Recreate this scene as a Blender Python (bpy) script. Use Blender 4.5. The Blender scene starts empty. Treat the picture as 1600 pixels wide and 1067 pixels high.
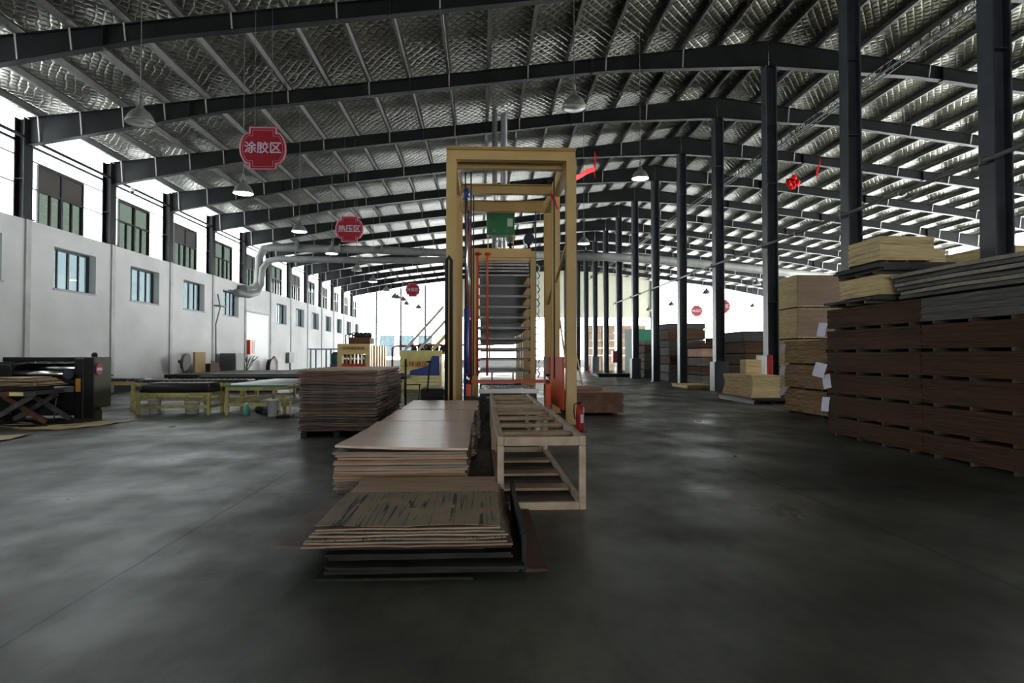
import bpy, bmesh, math, random
from mathutils import Vector, Matrix
random.seed(7)
R = random.Random(11)
S = bpy.context.scene
PI = math.pi
# ------------------------------------------------------------------ camera, sky, exposure
CAMZ = 1.4
cam = bpy.data.objects.new('camera', bpy.data.cameras.new('camera'))
S.collection.objects.link(cam); S.camera = cam
cam.location = (0, 0, CAMZ)
cam.rotation_euler = (PI/2 + 0.0215, 0, -0.0487)
cam.data.lens = 22.5; cam.data.sensor_width = 36; cam.data.clip_end = 400
SKY = 13.0
w = bpy.data.worlds.new('sky'); S.world = w; w.use_nodes = True
bg = w.node_tree.nodes['Background']; bg.inputs[0].default_value = (1.0, 1.0, .955, 1); bg.inputs[1].default_value = SKY
sl = bpy.data.lights.new('added_sun', 'SUN'); sl.energy = 130; sl.angle = .06; sl.color = (1, .96, .88)  # unseen low sunlight from the right, added to brighten that roof slope
so = bpy.data.objects.new('added_sun', sl); S.collection.objects.link(so); so.rotation_euler = (0, math.radians(62), math.radians(12))
S.view_settings.view_transform = 'Standard'; S.view_settings.look = 'None'
S.view_settings.gamma = 1; S.view_settings.use_curve_mapping = False
S.view_settings.exposure = -0.1
S.cycles.use_denoising = True
S.cycles.max_bounces = 8; S.cycles.diffuse_bounces = 5; S.cycles.glossy_bounces = 4
S.cycles.transparent_max_bounces = 12; S.cycles.transmission_bounces = 4
S.cycles.sample_clamp_indirect = 6.0
S.cycles.caustics_reflective = False; S.cycles.caustics_refractive = False
# ------------------------------------------------------------------ hall dimensions
BAY = 4.519; Y0 = 20.105; XC = 9.305; XL = -13.9; XR = 32.5
HR = 11.556; HE = 8.62; WT = 5.53; YB = Y0 + 12*BAY; YF = Y0 - 7*BAY
SL = (HR-HE)/(XC-XL)
def rtop(x): return HR - SL*abs(x-XC)      # top of rafters
def portal(name, loc, rot, sx, sy):
    l = bpy.data.lights.new(name, 'AREA'); l.shape = 'RECTANGLE'; l.size = sx; l.size_y = sy
    l.cycles.is_portal = True
    o = bpy.data.objects.new(name, l); S.collection.objects.link(o); o.location = loc; o.rotation_euler = rot
portal('sky_portal_front', (2.5, YF-.4, 1.9), (PI/2, 0, 0), 9, 3.8)
LY = YB-YF; MY = (YB+YF)/2
portal('sky_portal_left', (XL-.45, MY, 6.0), (0, -PI/2, 0), 5.4, LY)
portal('sky_portal_right', (XR+.45, MY, 6.0), (0, PI/2, 0), 5.4, LY)
portal('sky_portal_back', ((XL+XR)/2, YB+.4, 5.4), (-PI/2, 0, 0), XR-XL, 10.8)
# ------------------------------------------------------------------ helpers
COL = S.collection
class MB:
    def __init__(s): s.bm = bmesh.new()
    def box(s, a, b):
        (x0, y0, z0), (x1, y1, z1) = a, b
        v = [s.bm.verts.new(p) for p in ((x0,y0,z0),(x1,y0,z0),(x1,y1,z0),(x0,y1,z0),(x0,y0,z1),(x1,y0,z1),(x1,y1,z1),(x0,y1,z1))]
        for f in ((3,2,1,0),(4,5,6,7),(0,1,5,4),(1,2,6,5),(2,3,7,6),(3,0,4,7)): s.bm.faces.new([v[i] for i in f])
        return s
    def cbox(s, c, d): return s.box(*[tuple(c[i]+k*d[i]/2 for i in range(3)) for k in (-1, 1)])
    def bar(s, p, q, wd, ht, up=(0,0,1)):
        p, q = Vector(p), Vector(q); d = (q-p).normalized(); up = Vector(up)
        if abs(d.dot(up)) > .99: up = Vector((0,1,0))
        r = d.cross(up).normalized()*wd/2; u = r.cross(d).normalized()*ht/2
        v = [s.bm.verts.new(a+i*r+j*u) for a in (p, q) for i, j in ((-1,-1),(1,-1),(1,1),(-1,1))]
        for f in ((3,2,1,0),(4,5,6,7),(0,1,5,4),(1,2,6,5),(2,3,7,6),(3,0,4,7)): s.bm.faces.new([v[i] for i in f])
        return s
    def tube(s, pts, r, n=10, cap=True):
        pts = [Vector(p) for p in pts]; rr = r if isinstance(r, (list, tuple)) else [r]*len(pts)
        rings = []; prev = None
        for i, p in enumerate(pts):
            d = (pts[min(i+1, len(pts)-1)]-pts[max(i-1, 0)]).normalized()
            if prev is None:
                a = Vector((0,0,1)) if abs(d.z) < .9 else Vector((1,0,0))
                u = d.cross(a).normalized()
            else: u = (prev - d*prev.dot(d)).normalized()
            prev = u; v = d.cross(u)
            rings.append([s.bm.verts.new(p+rr[i]*(math.cos(2*PI*k/n)*u+math.sin(2*PI*k/n)*v)) for k in range(n)])
        for a, b in zip(rings, rings[1:]):
            for k in range(n):
                f = s.bm.faces.new((a[k], a[(k+1)%n], b[(k+1)%n], b[k])); f.smooth = n > 6
        if cap: s.bm.faces.new(rings[0][::-1]); s.bm.faces.new(rings[-1])
        return s
    def lathe(s, prof, n=24, c=(0,0,0)):
        rings = []
        for r, z in prof:
            rings.append([s.bm.verts.new((c[0]+r*math.cos(2*PI*k/n), c[1]+r*math.sin(2*PI*k/n), c[2]+z)) for k in range(n)] if r > 1e-5 else [s.bm.verts.new((c[0], c[1], c[2]+z))])
        for a, b in zip(rings, rings[1:]):
            for k in range(n):
                if len(a) == 1 and len(b) == 1: break
                if len(a) == 1: f = s.bm.faces.new((a[0], b[(k+1)%n], b[k]))
                elif len(b) == 1: f = s.bm.faces.new((a[k], a[(k+1)%n], b[0]))
                else: f = s.bm.faces.new((a[k], a[(k+1)%n], b[(k+1)%n], b[k]))
                f.smooth = True
        return s
    def prism(s, pts, off):
        a = [s.bm.verts.new(p) for p in pts]; b = [s.bm.verts.new(Vector(p)+Vector(off)) for p in pts]
        s.bm.faces.new(a); s.bm.faces.new(b[::-1]); n = len(a)
        for k in range(n): s.bm.faces.new((a[k], b[k], b[(k+1)%n], a[(k+1)%n]))
        return s
    def slab(s, x0, x1, y0, y1, fz, th, nx=8, ny=8, jit=0, rot=0):
        cx, cy = (x0+x1)/2, (y0+y1)/2; c_, s_ = math.cos(rot), math.sin(rot); T = []; B = []
        for j in range(ny+1):
            for i in range(nx+1):
                x = x0+(x1-x0)*i/nx; y = y0+(y1-y0)*j/ny
                if i in (0, nx): x += R.uniform(-jit, jit)
                if j in (0, ny): y += R.uniform(-jit, jit)
                z = fz(i/nx, j/ny); X = cx+(x-cx)*c_-(y-cy)*s_; Y = cy+(x-cx)*s_+(y-cy)*c_
                T.append(s.bm.verts.new((X, Y, z+th))); B.append(s.bm.verts.new((X, Y, z)))
        W = nx+1
        for j in range(ny):
            for i in range(nx):
                a = j*W+i
                s.bm.faces.new((T[a], T[a+1], T[a+W+1], T[a+W])); s.bm.faces.new((B[a], B[a+W], B[a+W+1], B[a+1]))
        for i in range(nx):
            s.bm.faces.new((B[i], B[i+1], T[i+1], T[i])); a = ny*W+i; s.bm.faces.new((B[a+1], B[a], T[a], T[a+1]))
        for j in range(ny):
            a = j*W; s.bm.faces.new((B[a+W], B[a], T[a], T[a+W])); a = j*W+nx; s.bm.faces.new((B[a], B[a+W], T[a+W], T[a]))
        return s
    def build(s, name, m, parent=None, bevel=0, loc=None):
        bmesh.ops.recalc_face_normals(s.bm, faces=s.bm.faces)
        me = bpy.data.meshes.new(name); s.bm.to_mesh(me); s.bm.free(); me.materials.append(m)
        o = bpy.data.objects.new(name, me); COL.objects.link(o)
        if parent is not None: o.parent = parent
        if loc: o.location = loc
        if bevel:
            b = o.modifiers.new('bevel', 'BEVEL'); b.width = bevel; b.segments = 2; b.limit_method = 'ANGLE'
        return o
def tag(o, label, cat, group=None, kind=None):
    if label: o['label'] = label
    if cat: o['category'] = cat
    if group: o['group'] = group
    if kind: o['kind'] = kind
    return o
def struct(o): o['kind'] = 'structure'; return o
def thing(name, label, cat, loc=(0,0,0), rz=0, group=None):
    o = bpy.data.objects.new(name, None); COL.objects.link(o); o.location = loc; o.rotation_euler = (0,0,rz)
    o.empty_display_size = .2
    return tag(o, label, cat, group)
KIDS = {}
def dup(root, loc, rz=None, label=None, group=None, scale=None):
    kids = [c for c in COL.objects if c.parent == root] if root.name not in KIDS else KIDS[root.name]
    KIDS[root.name] = kids
    r = root.copy(); COL.objects.link(r); r.location = loc
    if rz is not None: r.rotation_euler = (0,0,rz)
    if label: r['label'] = label
    if group: r['group'] = group
    if scale: r.scale = scale
    for ch in kids:
        c = ch.copy(); COL.objects.link(c); c.parent = r
        for g in [g for g in COL.objects if g.parent == ch]:
            d = g.copy(); COL.objects.link(d); d.parent = c
    return r
ORD = ['first','second','third','fourth','fifth','sixth','seventh','eighth','ninth','tenth','eleventh','twelfth','thirteenth','fourteenth','fifteenth','sixteenth','seventeenth','eighteenth','nineteenth','twentieth','twenty-first','twenty-second','twenty-third','twenty-fourth','twenty-fifth','twenty-sixth','twenty-seventh','twenty-eighth','twenty-ninth','thirtieth','thirty-first','thirty-second','thirty-third','thirty-fourth','thirty-fifth','thirty-sixth','thirty-seventh','thirty-eighth','thirty-ninth','fortieth']
# ------------------------------------------------------------------ materials
def mat(name, col, rough=.6, metal=0, col2=None, scale=4, stretch=(1,1,1), bump=0, bscale=None, detail=5, lo=.35, hi=.65, spec=.22):
    m = bpy.data.materials.new(name); m.use_nodes = True; nt = m.node_tree; N = nt.nodes; L = nt.links
    b = N['Principled BSDF']; b.inputs['Roughness'].default_value = rough; b.inputs['Metallic'].default_value = metal
    b.inputs['Base Color'].default_value = (*col, 1)
    if spec is not None: b.inputs['Specular IOR Level'].default_value = spec
    if col2 or bump:
        tc = N.new('ShaderNodeTexCoord'); mp = N.new('ShaderNodeMapping'); mp.inputs['Scale'].default_value = stretch
        L.new(tc.outputs['Object'], mp.inputs[0])
    if col2:
        n = N.new('ShaderNodeTexNoise'); n.inputs['Scale'].default_value = scale; n.inputs['Detail'].default_value = detail
        L.new(mp.outputs[0], n.inputs['Vector'])
        r = N.new('ShaderNodeValToRGB'); r.color_ramp.elements[0].position = lo; r.color_ramp.elements[1].position = hi
        r.color_ramp.elements[0].color = (*col, 1); r.color_ramp.elements[1].color = (*col2, 1)
        L.new(n.outputs[0], r.inputs[0]); L.new(r.outputs[0], b.inputs['Base Color'])
    if bump:
        n2 = N.new('ShaderNodeTexNoise'); n2.inputs['Scale'].default_value = bscale or scale*4; n2.inputs['Detail'].default_value = 4
        L.new(mp.outputs[0], n2.inputs['Vector']); bp = N.new('ShaderNodeBump'); bp.inputs['Strength'].default_value = bump; bp.inputs['Distance'].default_value = .02
        L.new(n2.outputs[0], bp.inputs['Height']); L.new(bp.outputs[0], b.inputs['Normal'])
    return m
def glass(name, tint, trans=.9):
    m = bpy.data.materials.new(name); m.use_nodes = True; nt = m.node_tree; nt.nodes.clear()
    o = nt.nodes.new('ShaderNodeOutputMaterial'); mx = nt.nodes.new('ShaderNodeMixShader'); t = nt.nodes.new('ShaderNodeBsdfTransparent'); g = nt.nodes.new('ShaderNodeBsdfGlossy')
    t.inputs[0].default_value = (*tint, 1); g.inputs['Roughness'].default_value = .04; g.inputs[0].default_value = (.8,.85,.85,1)
    mx.inputs[0].default_value = 1-trans; nt.links.new(t.outputs[0], mx.inputs[1]); nt.links.new(g.outputs[0], mx.inputs[2]); nt.links.new(mx.outputs[0], o.inputs[0])
    return m
def translucent(name, col, clear):
    m = bpy.data.materials.new(name); m.use_nodes = True; nt = m.node_tree; nt.nodes.clear()
    o = nt.nodes.new('ShaderNodeOutputMaterial'); mx = nt.nodes.new('ShaderNodeMixShader'); t = nt.nodes.new('ShaderNodeBsdfTransparent'); g = nt.nodes.new('ShaderNodeBsdfTranslucent')
    t.inputs[0].default_value = (*col, 1); g.inputs[0].default_value = (*col, 1); mx.inputs[0].default_value = 1-clear
    nt.links.new(t.outputs[0], mx.inputs[1]); nt.links.new(g.outputs[0], mx.inputs[2]); nt.links.new(mx.outputs[0], o.inputs[0])
    return m
def emit(name, col, st):
    m = bpy.data.materials.new(name); m.use_nodes = True; b = m.node_tree.nodes['Principled BSDF']
    b.inputs['Base Color'].default_value = (.9,.9,.9,1); b.inputs['Emission Color'].default_value = (*col, 1); b.inputs['Emission Strength'].default_value = st
    return m
def layered(name, c1, c2, c3, zs=38, rough=.8):
    """edges of stacked sheets: thin bands along Z, patchy along the sheet"""
    m = bpy.data.materials.new(name); m.use_nodes = True; nt = m.node_tree; N = nt.nodes; L = nt.links; b = N['Principled BSDF']
    b.inputs['Roughness'].default_value = rough; b.inputs['Specular IOR Level'].default_value = .15
    tc = N.new('ShaderNodeTexCoord')
    def noise(sc, st, det=3):
        mp = N.new('ShaderNodeMapping'); mp.inputs['Scale'].default_value = st; L.new(tc.outputs['Object'], mp.inputs[0])
        n = N.new('ShaderNodeTexNoise'); n.inputs['Scale'].default_value = sc; n.inputs['Detail'].default_value = det; L.new(mp.outputs[0], n.inputs['Vector']); return n
    n1 = noise(1, (.5,.5,zs)); n2 = noise(1, (3,3,zs*1.9), 4)
    r = N.new('ShaderNodeValToRGB'); e = r.color_ramp.elements
    e[0].position = .33; e[0].color = (*c1,1); e[1].position = .68; e[1].color = (*c3,1); k = e.new(.5); k.color = (*c2,1)
    mm = N.new('ShaderNodeMath'); mm.operation = 'MULTIPLY_ADD'; mm.inputs[1].default_value = .55; L.new(n2.outputs[0], mm.inputs[0])
    m2 = N.new('ShaderNodeMath'); m2.operation = 'MULTIPLY'; m2.inputs[1].default_value = .45; L.new(n1.outputs[0], m2.inputs[0]); L.new(m2.outputs[0], mm.inputs[2])
    L.new(mm.outputs[0], r.inputs[0]); L.new(r.outputs[0], b.inputs['Base Color'])
    bp = N.new('ShaderNodeBump'); bp.inputs['Strength'].default_value = .5; bp.inputs['Distance'].default_value = .01; L.new(n2.outputs[0], bp.inputs['Height']); L.new(bp.outputs[0], b.inputs['Normal'])
    return m
M = {}
M['steel'] = mat('dark_painted_steel', (.009,.0095,.010), .5, 0, (.015,.0155,.017), 1.5, spec=.12)
M['steel2'] = mat('column_steel', (.030,.034,.042), .42, 0, (.045,.052,.064), 2, spec=.25)
M['galv'] = mat('galvanised_purlin', (.09,.09,.088), .5, .3, (.12,.12,.115), 2)
M['brace'] = mat('brace_angle', (.30,.30,.28), .5, .2)
M['plaster'] = mat('white_wall_paint', (.52,.52,.525), .85, 0, (.68,.68,.69), .35, (1,1,1.6), .25, 9, 8, .3, .7)
M['plinth'] = mat('grey_pilaster', (.36,.365,.37), .8, 0, (.48,.485,.49), 2)
M['cream_sheet'] = mat('cream_wall_sheet', (.75,.74,.60), .6)
M['panel'] = translucent('daylight_panel', (.93,.97,1.0), .45)
M['panel2'] = translucent('back_daylight_panel', (.95,.98,1.0), .75)
M['blind'] = mat('dark_blind', (.05,.045,.045), .7)
M['frame'] = mat('dark_window_frame', (.03,.032,.035), .4)
M['alu'] = mat('aluminium', (.5,.52,.55), .35, .7)
M['green_glass'] = glass('green_glass', (.145,.165,.152), .9)
M['clear_glass'] = glass('pale_blue_glass', (.20,.235,.25), .93)
M['white'] = mat('white_paint', (.85,.85,.86), .5)
M['cream'] = mat('cream_machine_paint', (.46,.315,.125), .45, 0, (.52,.37,.16), 1.2, (1,1,.5))
M['yellow'] = mat('pale_yellow_paint', (.70,.62,.25), .45, 0, (.55,.49,.20), 3)
M['tableyellow'] = mat('worn_yellow_paint', (.26,.22,.075), .55, 0, (.38,.34,.13), 7, (1,1,1), .1, 30)
M['tablecream'] = mat('dusty_cream_frame', (.38,.31,.235), .55, 0, (.27,.205,.145), 6, (1,1,1), .12, 30)
M['woodslat'] = mat('pale_wood_slat', (.36,.27,.18), .7, 0, (.24,.165,.10), 5, (1,6,1), .15, 30)
M['orange'] = mat('orange_red_paint', (.52,.055,.006), .4, 0, (.42,.04,.005), 3)
M['red'] = mat('red_paint', (.25,.012,.012), .4)
M['darkred'] = mat('dark_red_paint', (.20,.02,.02), .45)
M['blue'] = mat('blue_paint', (.012,.035,.22), .35)
M['green'] = mat('green_control_paint', (.02,.13,.05), .45)
M['olive'] = mat('olive_machine_paint', (.030,.036,.013), .5, 0, (.042,.048,.02), 3)
M['black'] = mat('black_greasy_metal', (.012,.012,.013), .45, .2)
M['rubber'] = mat('black_rubber', (.015,.015,.016), .6)
M['chrome'] = mat('chromed_steel', (.75,.76,.78), .22, 1)
M['zinc'] = mat('zinc_duct', (.55,.56,.58), .35, .85, (.42,.43,.45), 6)
M['duct'] = mat('grey_duct_paint', (.13,.135,.13), .5, 0, (.17,.175,.165), 1.5)
M['plate'] = mat('press_platen_steel', (.07,.07,.075), .42, .5, (.12,.12,.125), 8)
M['platedge'] = mat('platen_edge', (.33,.33,.34), .45, .5)
M['lamp_shade'] = mat('lamp_shade_grey', (.15,.155,.145), .4, .2)
M['lamp_on'] = emit('lamp_glow', (.95,.98,1), 30)
M['lamp_off'] = mat('lamp_lens_off', (.42,.44,.40), .3)
M['sign_red'] = mat('sign_red', (.24,.010,.018), .45)
M['sign_white'] = mat('sign_white', (.50,.44,.55), .5)
M['sign_pink'] = mat('sign_pink_border', (.50,.20,.26), .5)
M['veneer'] = mat('veneer_brown', (.25,.175,.125), .62, 0, (.32,.23,.165), 2.2, (1,4,1), .12, 18)
M['veneer2'] = mat('veneer_grey', (.15,.14,.125), .65, 0, (.22,.19,.155), 2.2, (1,4,1), .12, 18)
M['veneer3'] = mat('veneer_reddish', (.25,.145,.09), .65, 0, (.18,.11,.075), 3, (1,4,1), .12, 18)
M['topveneer'] = mat('pinkish_veneer', (.48,.35,.27), .38, 0, (.58,.43,.34), 2.2, (1,4,1), .1, 18)
M['floorveneer'] = mat('floor_veneer', (.36,.27,.135), .65, 0, (.44,.33,.18), 3, (1,4,1), .1, 18)
M['darkboard'] = mat('dark_formwork_board', (.014,.014,.014), .55, 0, (.026,.025,.024), 4, (1,1,1), .15, 40, spec=.08)
M['rustedge'] = mat('rusty_edge', (.10,.04,.02), .7, 0, (.05,.025,.015), 10)
M['darkveneer'] = mat('dark_veneer', (.075,.066,.064), .7, 0, (.14,.11,.095), 3, (1,1,1), .2, 30)
M['darkveneer2'] = mat('darker_veneer', (.035,.034,.036), .7, 0, (.08,.065,.055), 3, (1,1,1), .2, 30)
M['redveneer'] = mat('red_core_veneer', (.13,.07,.045), .7, 0, (.20,.12,.085), 4, (1,1,1), .2, 30)
M['ply_brown'] = layered('film_faced_edges', (.010,.006,.0035), (.046,.022,.010), (.09,.046,.023))
M['ply_grey'] = layered('grey_sheet_edges', (.03,.029,.028), (.08,.077,.072), (.14,.13,.12))
M['ply_pale'] = layered('pale_poplar_edges', (.28,.21,.105), (.46,.37,.20), (.58,.48,.28), 22)
M['ply_pink'] = layered('pink_edges', (.24,.13,.09), (.36,.23,.16), (.46,.32,.24), 22)
M['ply_mix'] = layered('rough_yellow_edges', (.05,.028,.014), (.20,.125,.06), (.34,.25,.13), 26)
M['ply_dark'] = layered('dark_edges', (.02,.02,.02), (.04,.04,.042), (.07,.068,.066), 25)
M['tanbox'] = layered('tan_carton', (.38,.27,.18), (.46,.34,.24), (.52,.40,.30), 4)
M['face_brown'] = mat('brown_plywood_face', (.11,.068,.043), .5, 0, (.15,.095,.06), 1.5, (1,1,6))
M['bearer'] = mat('bearer_wood', (.07,.055,.035), .8)
M['paper'] = mat('white_paper', (.55,.55,.66), .7)
M['plastic_white'] = mat('white_bucket_plastic', (.62,.64,.62), .4)
M['plastic_green'] = mat('green_jug_plastic', (.06,.25,.20), .4)
M['tarp_green'] = mat('green_tarpaulin', (.01,.10,.06), .6)
M['leaf'] = mat('dry_green_leaf', (.18,.22,.04), .6)
M['fabric_red'] = mat('red_ribbon_cloth', (.75,.01,.015), .7)
M['cardboard'] = mat('cardboard', (.30,.21,.11), .8)
M['rose'] = mat('faded_red_board', (.14,.06,.065), .7)
M['greybox'] = mat('grey_cabinet', (.10,.105,.10), .5)
M['skirt'] = mat('dark_dirty_skirting', (.06,.06,.065), .8)
M['greenroller'] = mat('green_belt', (.03,.16,.12), .5)
M['belt'] = mat('brown_belt', (.16,.12,.08), .7)
M['pump'] = mat('dark_pump', (.03,.035,.05), .45, .3)
# cracked veneer: dark splits running along Y
def cracked():
    m = mat('cracked_veneer', (.13,.125,.085), .66, 0, (.21,.145,.10), 6, (1,.5,1), .1, 18)
    nt = m.node_tree; N = nt.nodes; L = nt.links; b = N['Principled BSDF']; src = b.inputs['Base Color'].links[0].from_socket
    tc = N.new('ShaderNodeTexCoord')
    def nz(st, sc, det):
        mp = N.new('ShaderNodeMapping'); mp.inputs['Scale'].default_value = st; L.new(tc.outputs['Object'], mp.inputs[0])
        n = N.new('ShaderNodeTexNoise'); n.inputs['Scale'].default_value = sc; n.inputs['Detail'].default_value = det; L.new(mp.outputs[0], n.inputs['Vector']); return n.outputs[0]
    def mt(op, a, b_):
        q = N.new('ShaderNodeMath'); q.operation = op
        for k, t in enumerate((a, b_)):
            if isinstance(t, (int, float)): q.inputs[k].default_value = t
            else: L.new(t, q.inputs[k])
        return q.outputs[0]
    d = mt('ABSOLUTE', mt('SUBTRACT', nz((9,.28,1), 1.6, 1), .5), 0)
    d = mt('ADD', d, mt('MULTIPLY', mt('MAXIMUM', mt('SUBTRACT', nz((3,1.5,1), 2.2, 2), .53), 0.0), .5))
    r = N.new('ShaderNodeValToRGB'); r.color_ramp.elements[0].position = .008; r.color_ramp.elements[1].position = .022; L.new(d, r.inputs[0])
    mx = N.new('ShaderNodeMixRGB'); mx.blend_type = 'MULTIPLY'; mx.inputs[0].default_value = .88
    L.new(src, mx.inputs[1]); L.new(r.outputs[0], mx.inputs[2]); L.new(mx.outputs[0], b.inputs['Base Color'])
    return m
M['cracked'] = cracked()
# quilted foil insulation
def foil():
    m = bpy.data.materials.new('quilted_foil'); m.use_nodes = True; nt = m.node_tree; N = nt.nodes; L = nt.links; b = N['Principled BSDF']
    b.inputs['Metallic'].default_value = .85; b.inputs['Roughness'].default_value = .3
    tc = N.new('ShaderNodeTexCoord'); sp = N.new('ShaderNodeSeparateXYZ'); L.new(tc.outputs['Object'], sp.inputs[0])
    def mth(op, a, bb=None, cl=False):
        q = N.new('ShaderNodeMath'); q.operation = op; q.use_clamp = cl
        for i, t in enumerate((a, bb)):
            if t is None: continue
            if isinstance(t, (int, float)): q.inputs[i].default_value = t
            else: L.new(t, q.inputs[i])
        return q.outputs[0]
    n = N.new('ShaderNodeTexNoise'); n.inputs['Scale'].default_value = 1.3; n.inputs['Detail'].default_value = 2; L.new(tc.outputs['Object'], n.inputs['Vector'])
    wob = mth('MULTIPLY', n.outputs[0], .18)
    x = mth('ADD', sp.outputs[0], wob); y = mth('ADD', mth('MULTIPLY', sp.outputs[1], .75), wob)
    def lines(k):
        s_ = mth('SINE', mth('MULTIPLY', k, PI/.26)); return mth('POWER', mth('SUBTRACT', 1.0, mth('ABSOLUTE', s_)), 2.0)
    h = mth('MAXIMUM', lines(mth('ADD', x, y)), lines(mth('SUBTRACT', x, y)))
    n2 = N.new('ShaderNodeTexNoise'); n2.inputs['Scale'].default_value = 9; n2.inputs['Detail'].default_value = 3; L.new(tc.outputs['Object'], n2.inputs['Vector'])
    n3 = N.new('ShaderNodeTexNoise'); n3.inputs['Scale'].default_value = 1.1; n3.inputs['Detail'].default_value = 1; L.new(tc.outputs['Object'], n3.inputs['Vector'])
    hh = mth('ADD', mth('ADD', mth('MULTIPLY', h, -1.2), mth('MULTIPLY', n2.outputs[0], .7)), mth('MULTIPLY', n3.outputs[0], 4.0))
    bp = N.new('ShaderNodeBump'); bp.inputs['Strength'].default_value = .55; bp.inputs['Distance'].default_value = .03; L.new(hh, bp.inputs['Height']); L.new(bp.outputs[0], b.inputs['Normal'])
    r = N.new('ShaderNodeValToRGB'); r.color_ramp.elements[0].position = .3; r.color_ramp.elements[1].position = .7
    r.color_ramp.elements[0].color = (.145,.145,.12,1); r.color_ramp.elements[1].color = (.25,.245,.21,1); L.new(n2.outputs[0], r.inputs[0])
    mx = N.new('ShaderNodeMixRGB'); mx.blend_type = 'MULTIPLY'; L.new(mth('MULTIPLY', h, .6), mx.inputs[0]); L.new(r.outputs[0], mx.inputs[1]); mx.inputs[2].default_value = (.55,.52,.48,1)
    L.new(mx.outputs[0], b.inputs['Base Color'])
    return m
M['foil'] = foil()
def floor_mat():
    m = bpy.data.materials.new('worn_concrete'); m.use_nodes = True; nt = m.node_tree; N = nt.nodes; L = nt.links; b = N['Principled BSDF']
    tc = N.new('ShaderNodeTexCoord'); sp = N.new('ShaderNodeSeparateXYZ'); L.new(tc.outputs['Object'], sp.inputs[0])
    def noise(sc, det, st=(1,1,1), rg=.55):
        mp = N.new('ShaderNodeMapping'); mp.inputs['Scale'].default_value = st; L.new(tc.outputs['Object'], mp.inputs[0])
        n = N.new('ShaderNodeTexNoise'); n.inputs['Scale'].default_value = sc; n.inputs['Detail'].default_value = det; n.inputs['Roughness'].default_value = rg; L.new(mp.outputs[0], n.inputs['Vector']); return n.outputs[0]
    def mth(op, a, bb=None, cc=None):
        q = N.new('ShaderNodeMath'); q.operation = op
        for i, t in enumerate((a, bb, cc)):
            if t is None: continue
            if isinstance(t, (int, float)): q.inputs[i].default_value = t
            else: L.new(t, q.inputs[i])
        return q.outputs[0]
    r = N.new('ShaderNodeValToRGB'); e = r.color_ramp.elements; e[0].position = .3; e[0].color = (.020,.021,.018,1); e[1].position = .72; e[1].color = (.085,.087,.066,1)
    k = e.new(.5); k.color = (.038,.040,.032,1); L.new(noise(.5, 8, rg=.65), r.inputs[0])
    r2 = N.new('ShaderNodeValToRGB'); r2.color_ramp.elements[0].position = .52; r2.color_ramp.elements[1].position = .70
    r2.color_ramp.elements[0].color = (0,0,0,1); r2.color_ramp.elements[1].color = (1,1,1,1); L.new(noise(.23, 4), r2.inputs[0])
    mx = N.new('ShaderNodeMixRGB'); L.new(mth('MULTIPLY', r2.outputs[0], .5), mx.inputs[0]); L.new(r.outputs[0], mx.inputs[1]); mx.inputs[2].default_value = (.043,.045,.024,1)
    # fine scuffs
    sc = N.new('ShaderNodeValToRGB'); sc.color_ramp.elements[0].position = .30; sc.color_ramp.elements[1].position = .5
    sc.color_ramp.elements[0].color = (.42,.42,.40,1); sc.color_ramp.elements[1].color = (1,1,1,1); L.new(noise(7, 6, (1,.35,1), .7), sc.inputs[0])
    m1 = N.new('ShaderNodeMixRGB'); m1.blend_type = 'MULTIPLY'; m1.inputs[0].default_value = .8; L.new(mx.outputs[0], m1.inputs[1]); L.new(sc.outputs[0], m1.inputs[2])
    # expansion joints
    def joint(co, off, step, wd):
        f = mth('FRACT', mth('DIVIDE', mth('SUBTRACT', co, off-step*50), step)); d = mth('MINIMUM', f, mth('SUBTRACT', 1.0, f)); return mth('LESS_THAN', d, wd/step)
    wn = mth('MULTIPLY_ADD', noise(3, 2), .03, -.015)
    jx = joint(mth('ADD', sp.outputs[0], wn), -2.3, 5.53, .014); jy = joint(mth('ADD', sp.outputs[1], wn), 6.6, 6.0, .012)
    j = mth('MAXIMUM', jx, jy)
    # curved tyre marks
    def ring(cx, cy, rad, wd):
        dx = mth('SUBTRACT', sp.outputs[0], cx); dy = mth('SUBTRACT', sp.outputs[1], cy)
        d = mth('SQRT', mth('ADD', mth('MULTIPLY', dx, dx), mth('MULTIPLY', dy, dy)))
        a = mth('ABSOLUTE', mth('SUBTRACT', d, rad)); return mth('MAXIMUM', mth('SUBTRACT', 1.0, mth('DIVIDE', a, wd)), 0.0)
    t = None
    for q in ((-6.5, 4.5, 4.3, .13), (-6.5, 4.5, 3.2, .13), (-5.2, 11.5, 3.1, .12), (-5.2, 11.5, 2.3, .1), (7.8, 9.5, 4.9, .16), (7.8, 9.5, 3.8, .14), (6.6, 2.2, 3.9, .14), (-9, 8, 6.4, .12)):
        v = ring(*q); t = v if t is None else mth('MAXIMUM', t, v)
    t = mth('MULTIPLY', mth('MULTIPLY', t, noise(1.2, 3)), .75)
    m2 = N.new('ShaderNodeMixRGB'); L.new(t, m2.inputs[0]); L.new(m1.outputs[0], m2.inputs[1]); m2.inputs[2].default_value = (.018,.018,.018,1)
    m3 = N.new('ShaderNodeMixRGB'); L.new(mth('MULTIPLY', j, .95), m3.inputs[0]); L.new(m2.outputs[0], m3.inputs[1]); m3.inputs[2].default_value = (.004,.004,.004,1)
    L.new(m3.outputs[0], b.inputs['Base Color'])
    rr = N.new('ShaderNodeMapRange'); rr.inputs[1].default_value = .22; rr.inputs[2].default_value = .72; rr.inputs[3].default_value = .18; rr.inputs[4].default_value = .66
    L.new(noise(.9, 4, (1,.7,1), .55), rr.inputs[0]); L.new(rr.outputs[0], b.inputs['Roughness']); b.inputs['Specular IOR Level'].default_value = .22
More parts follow.
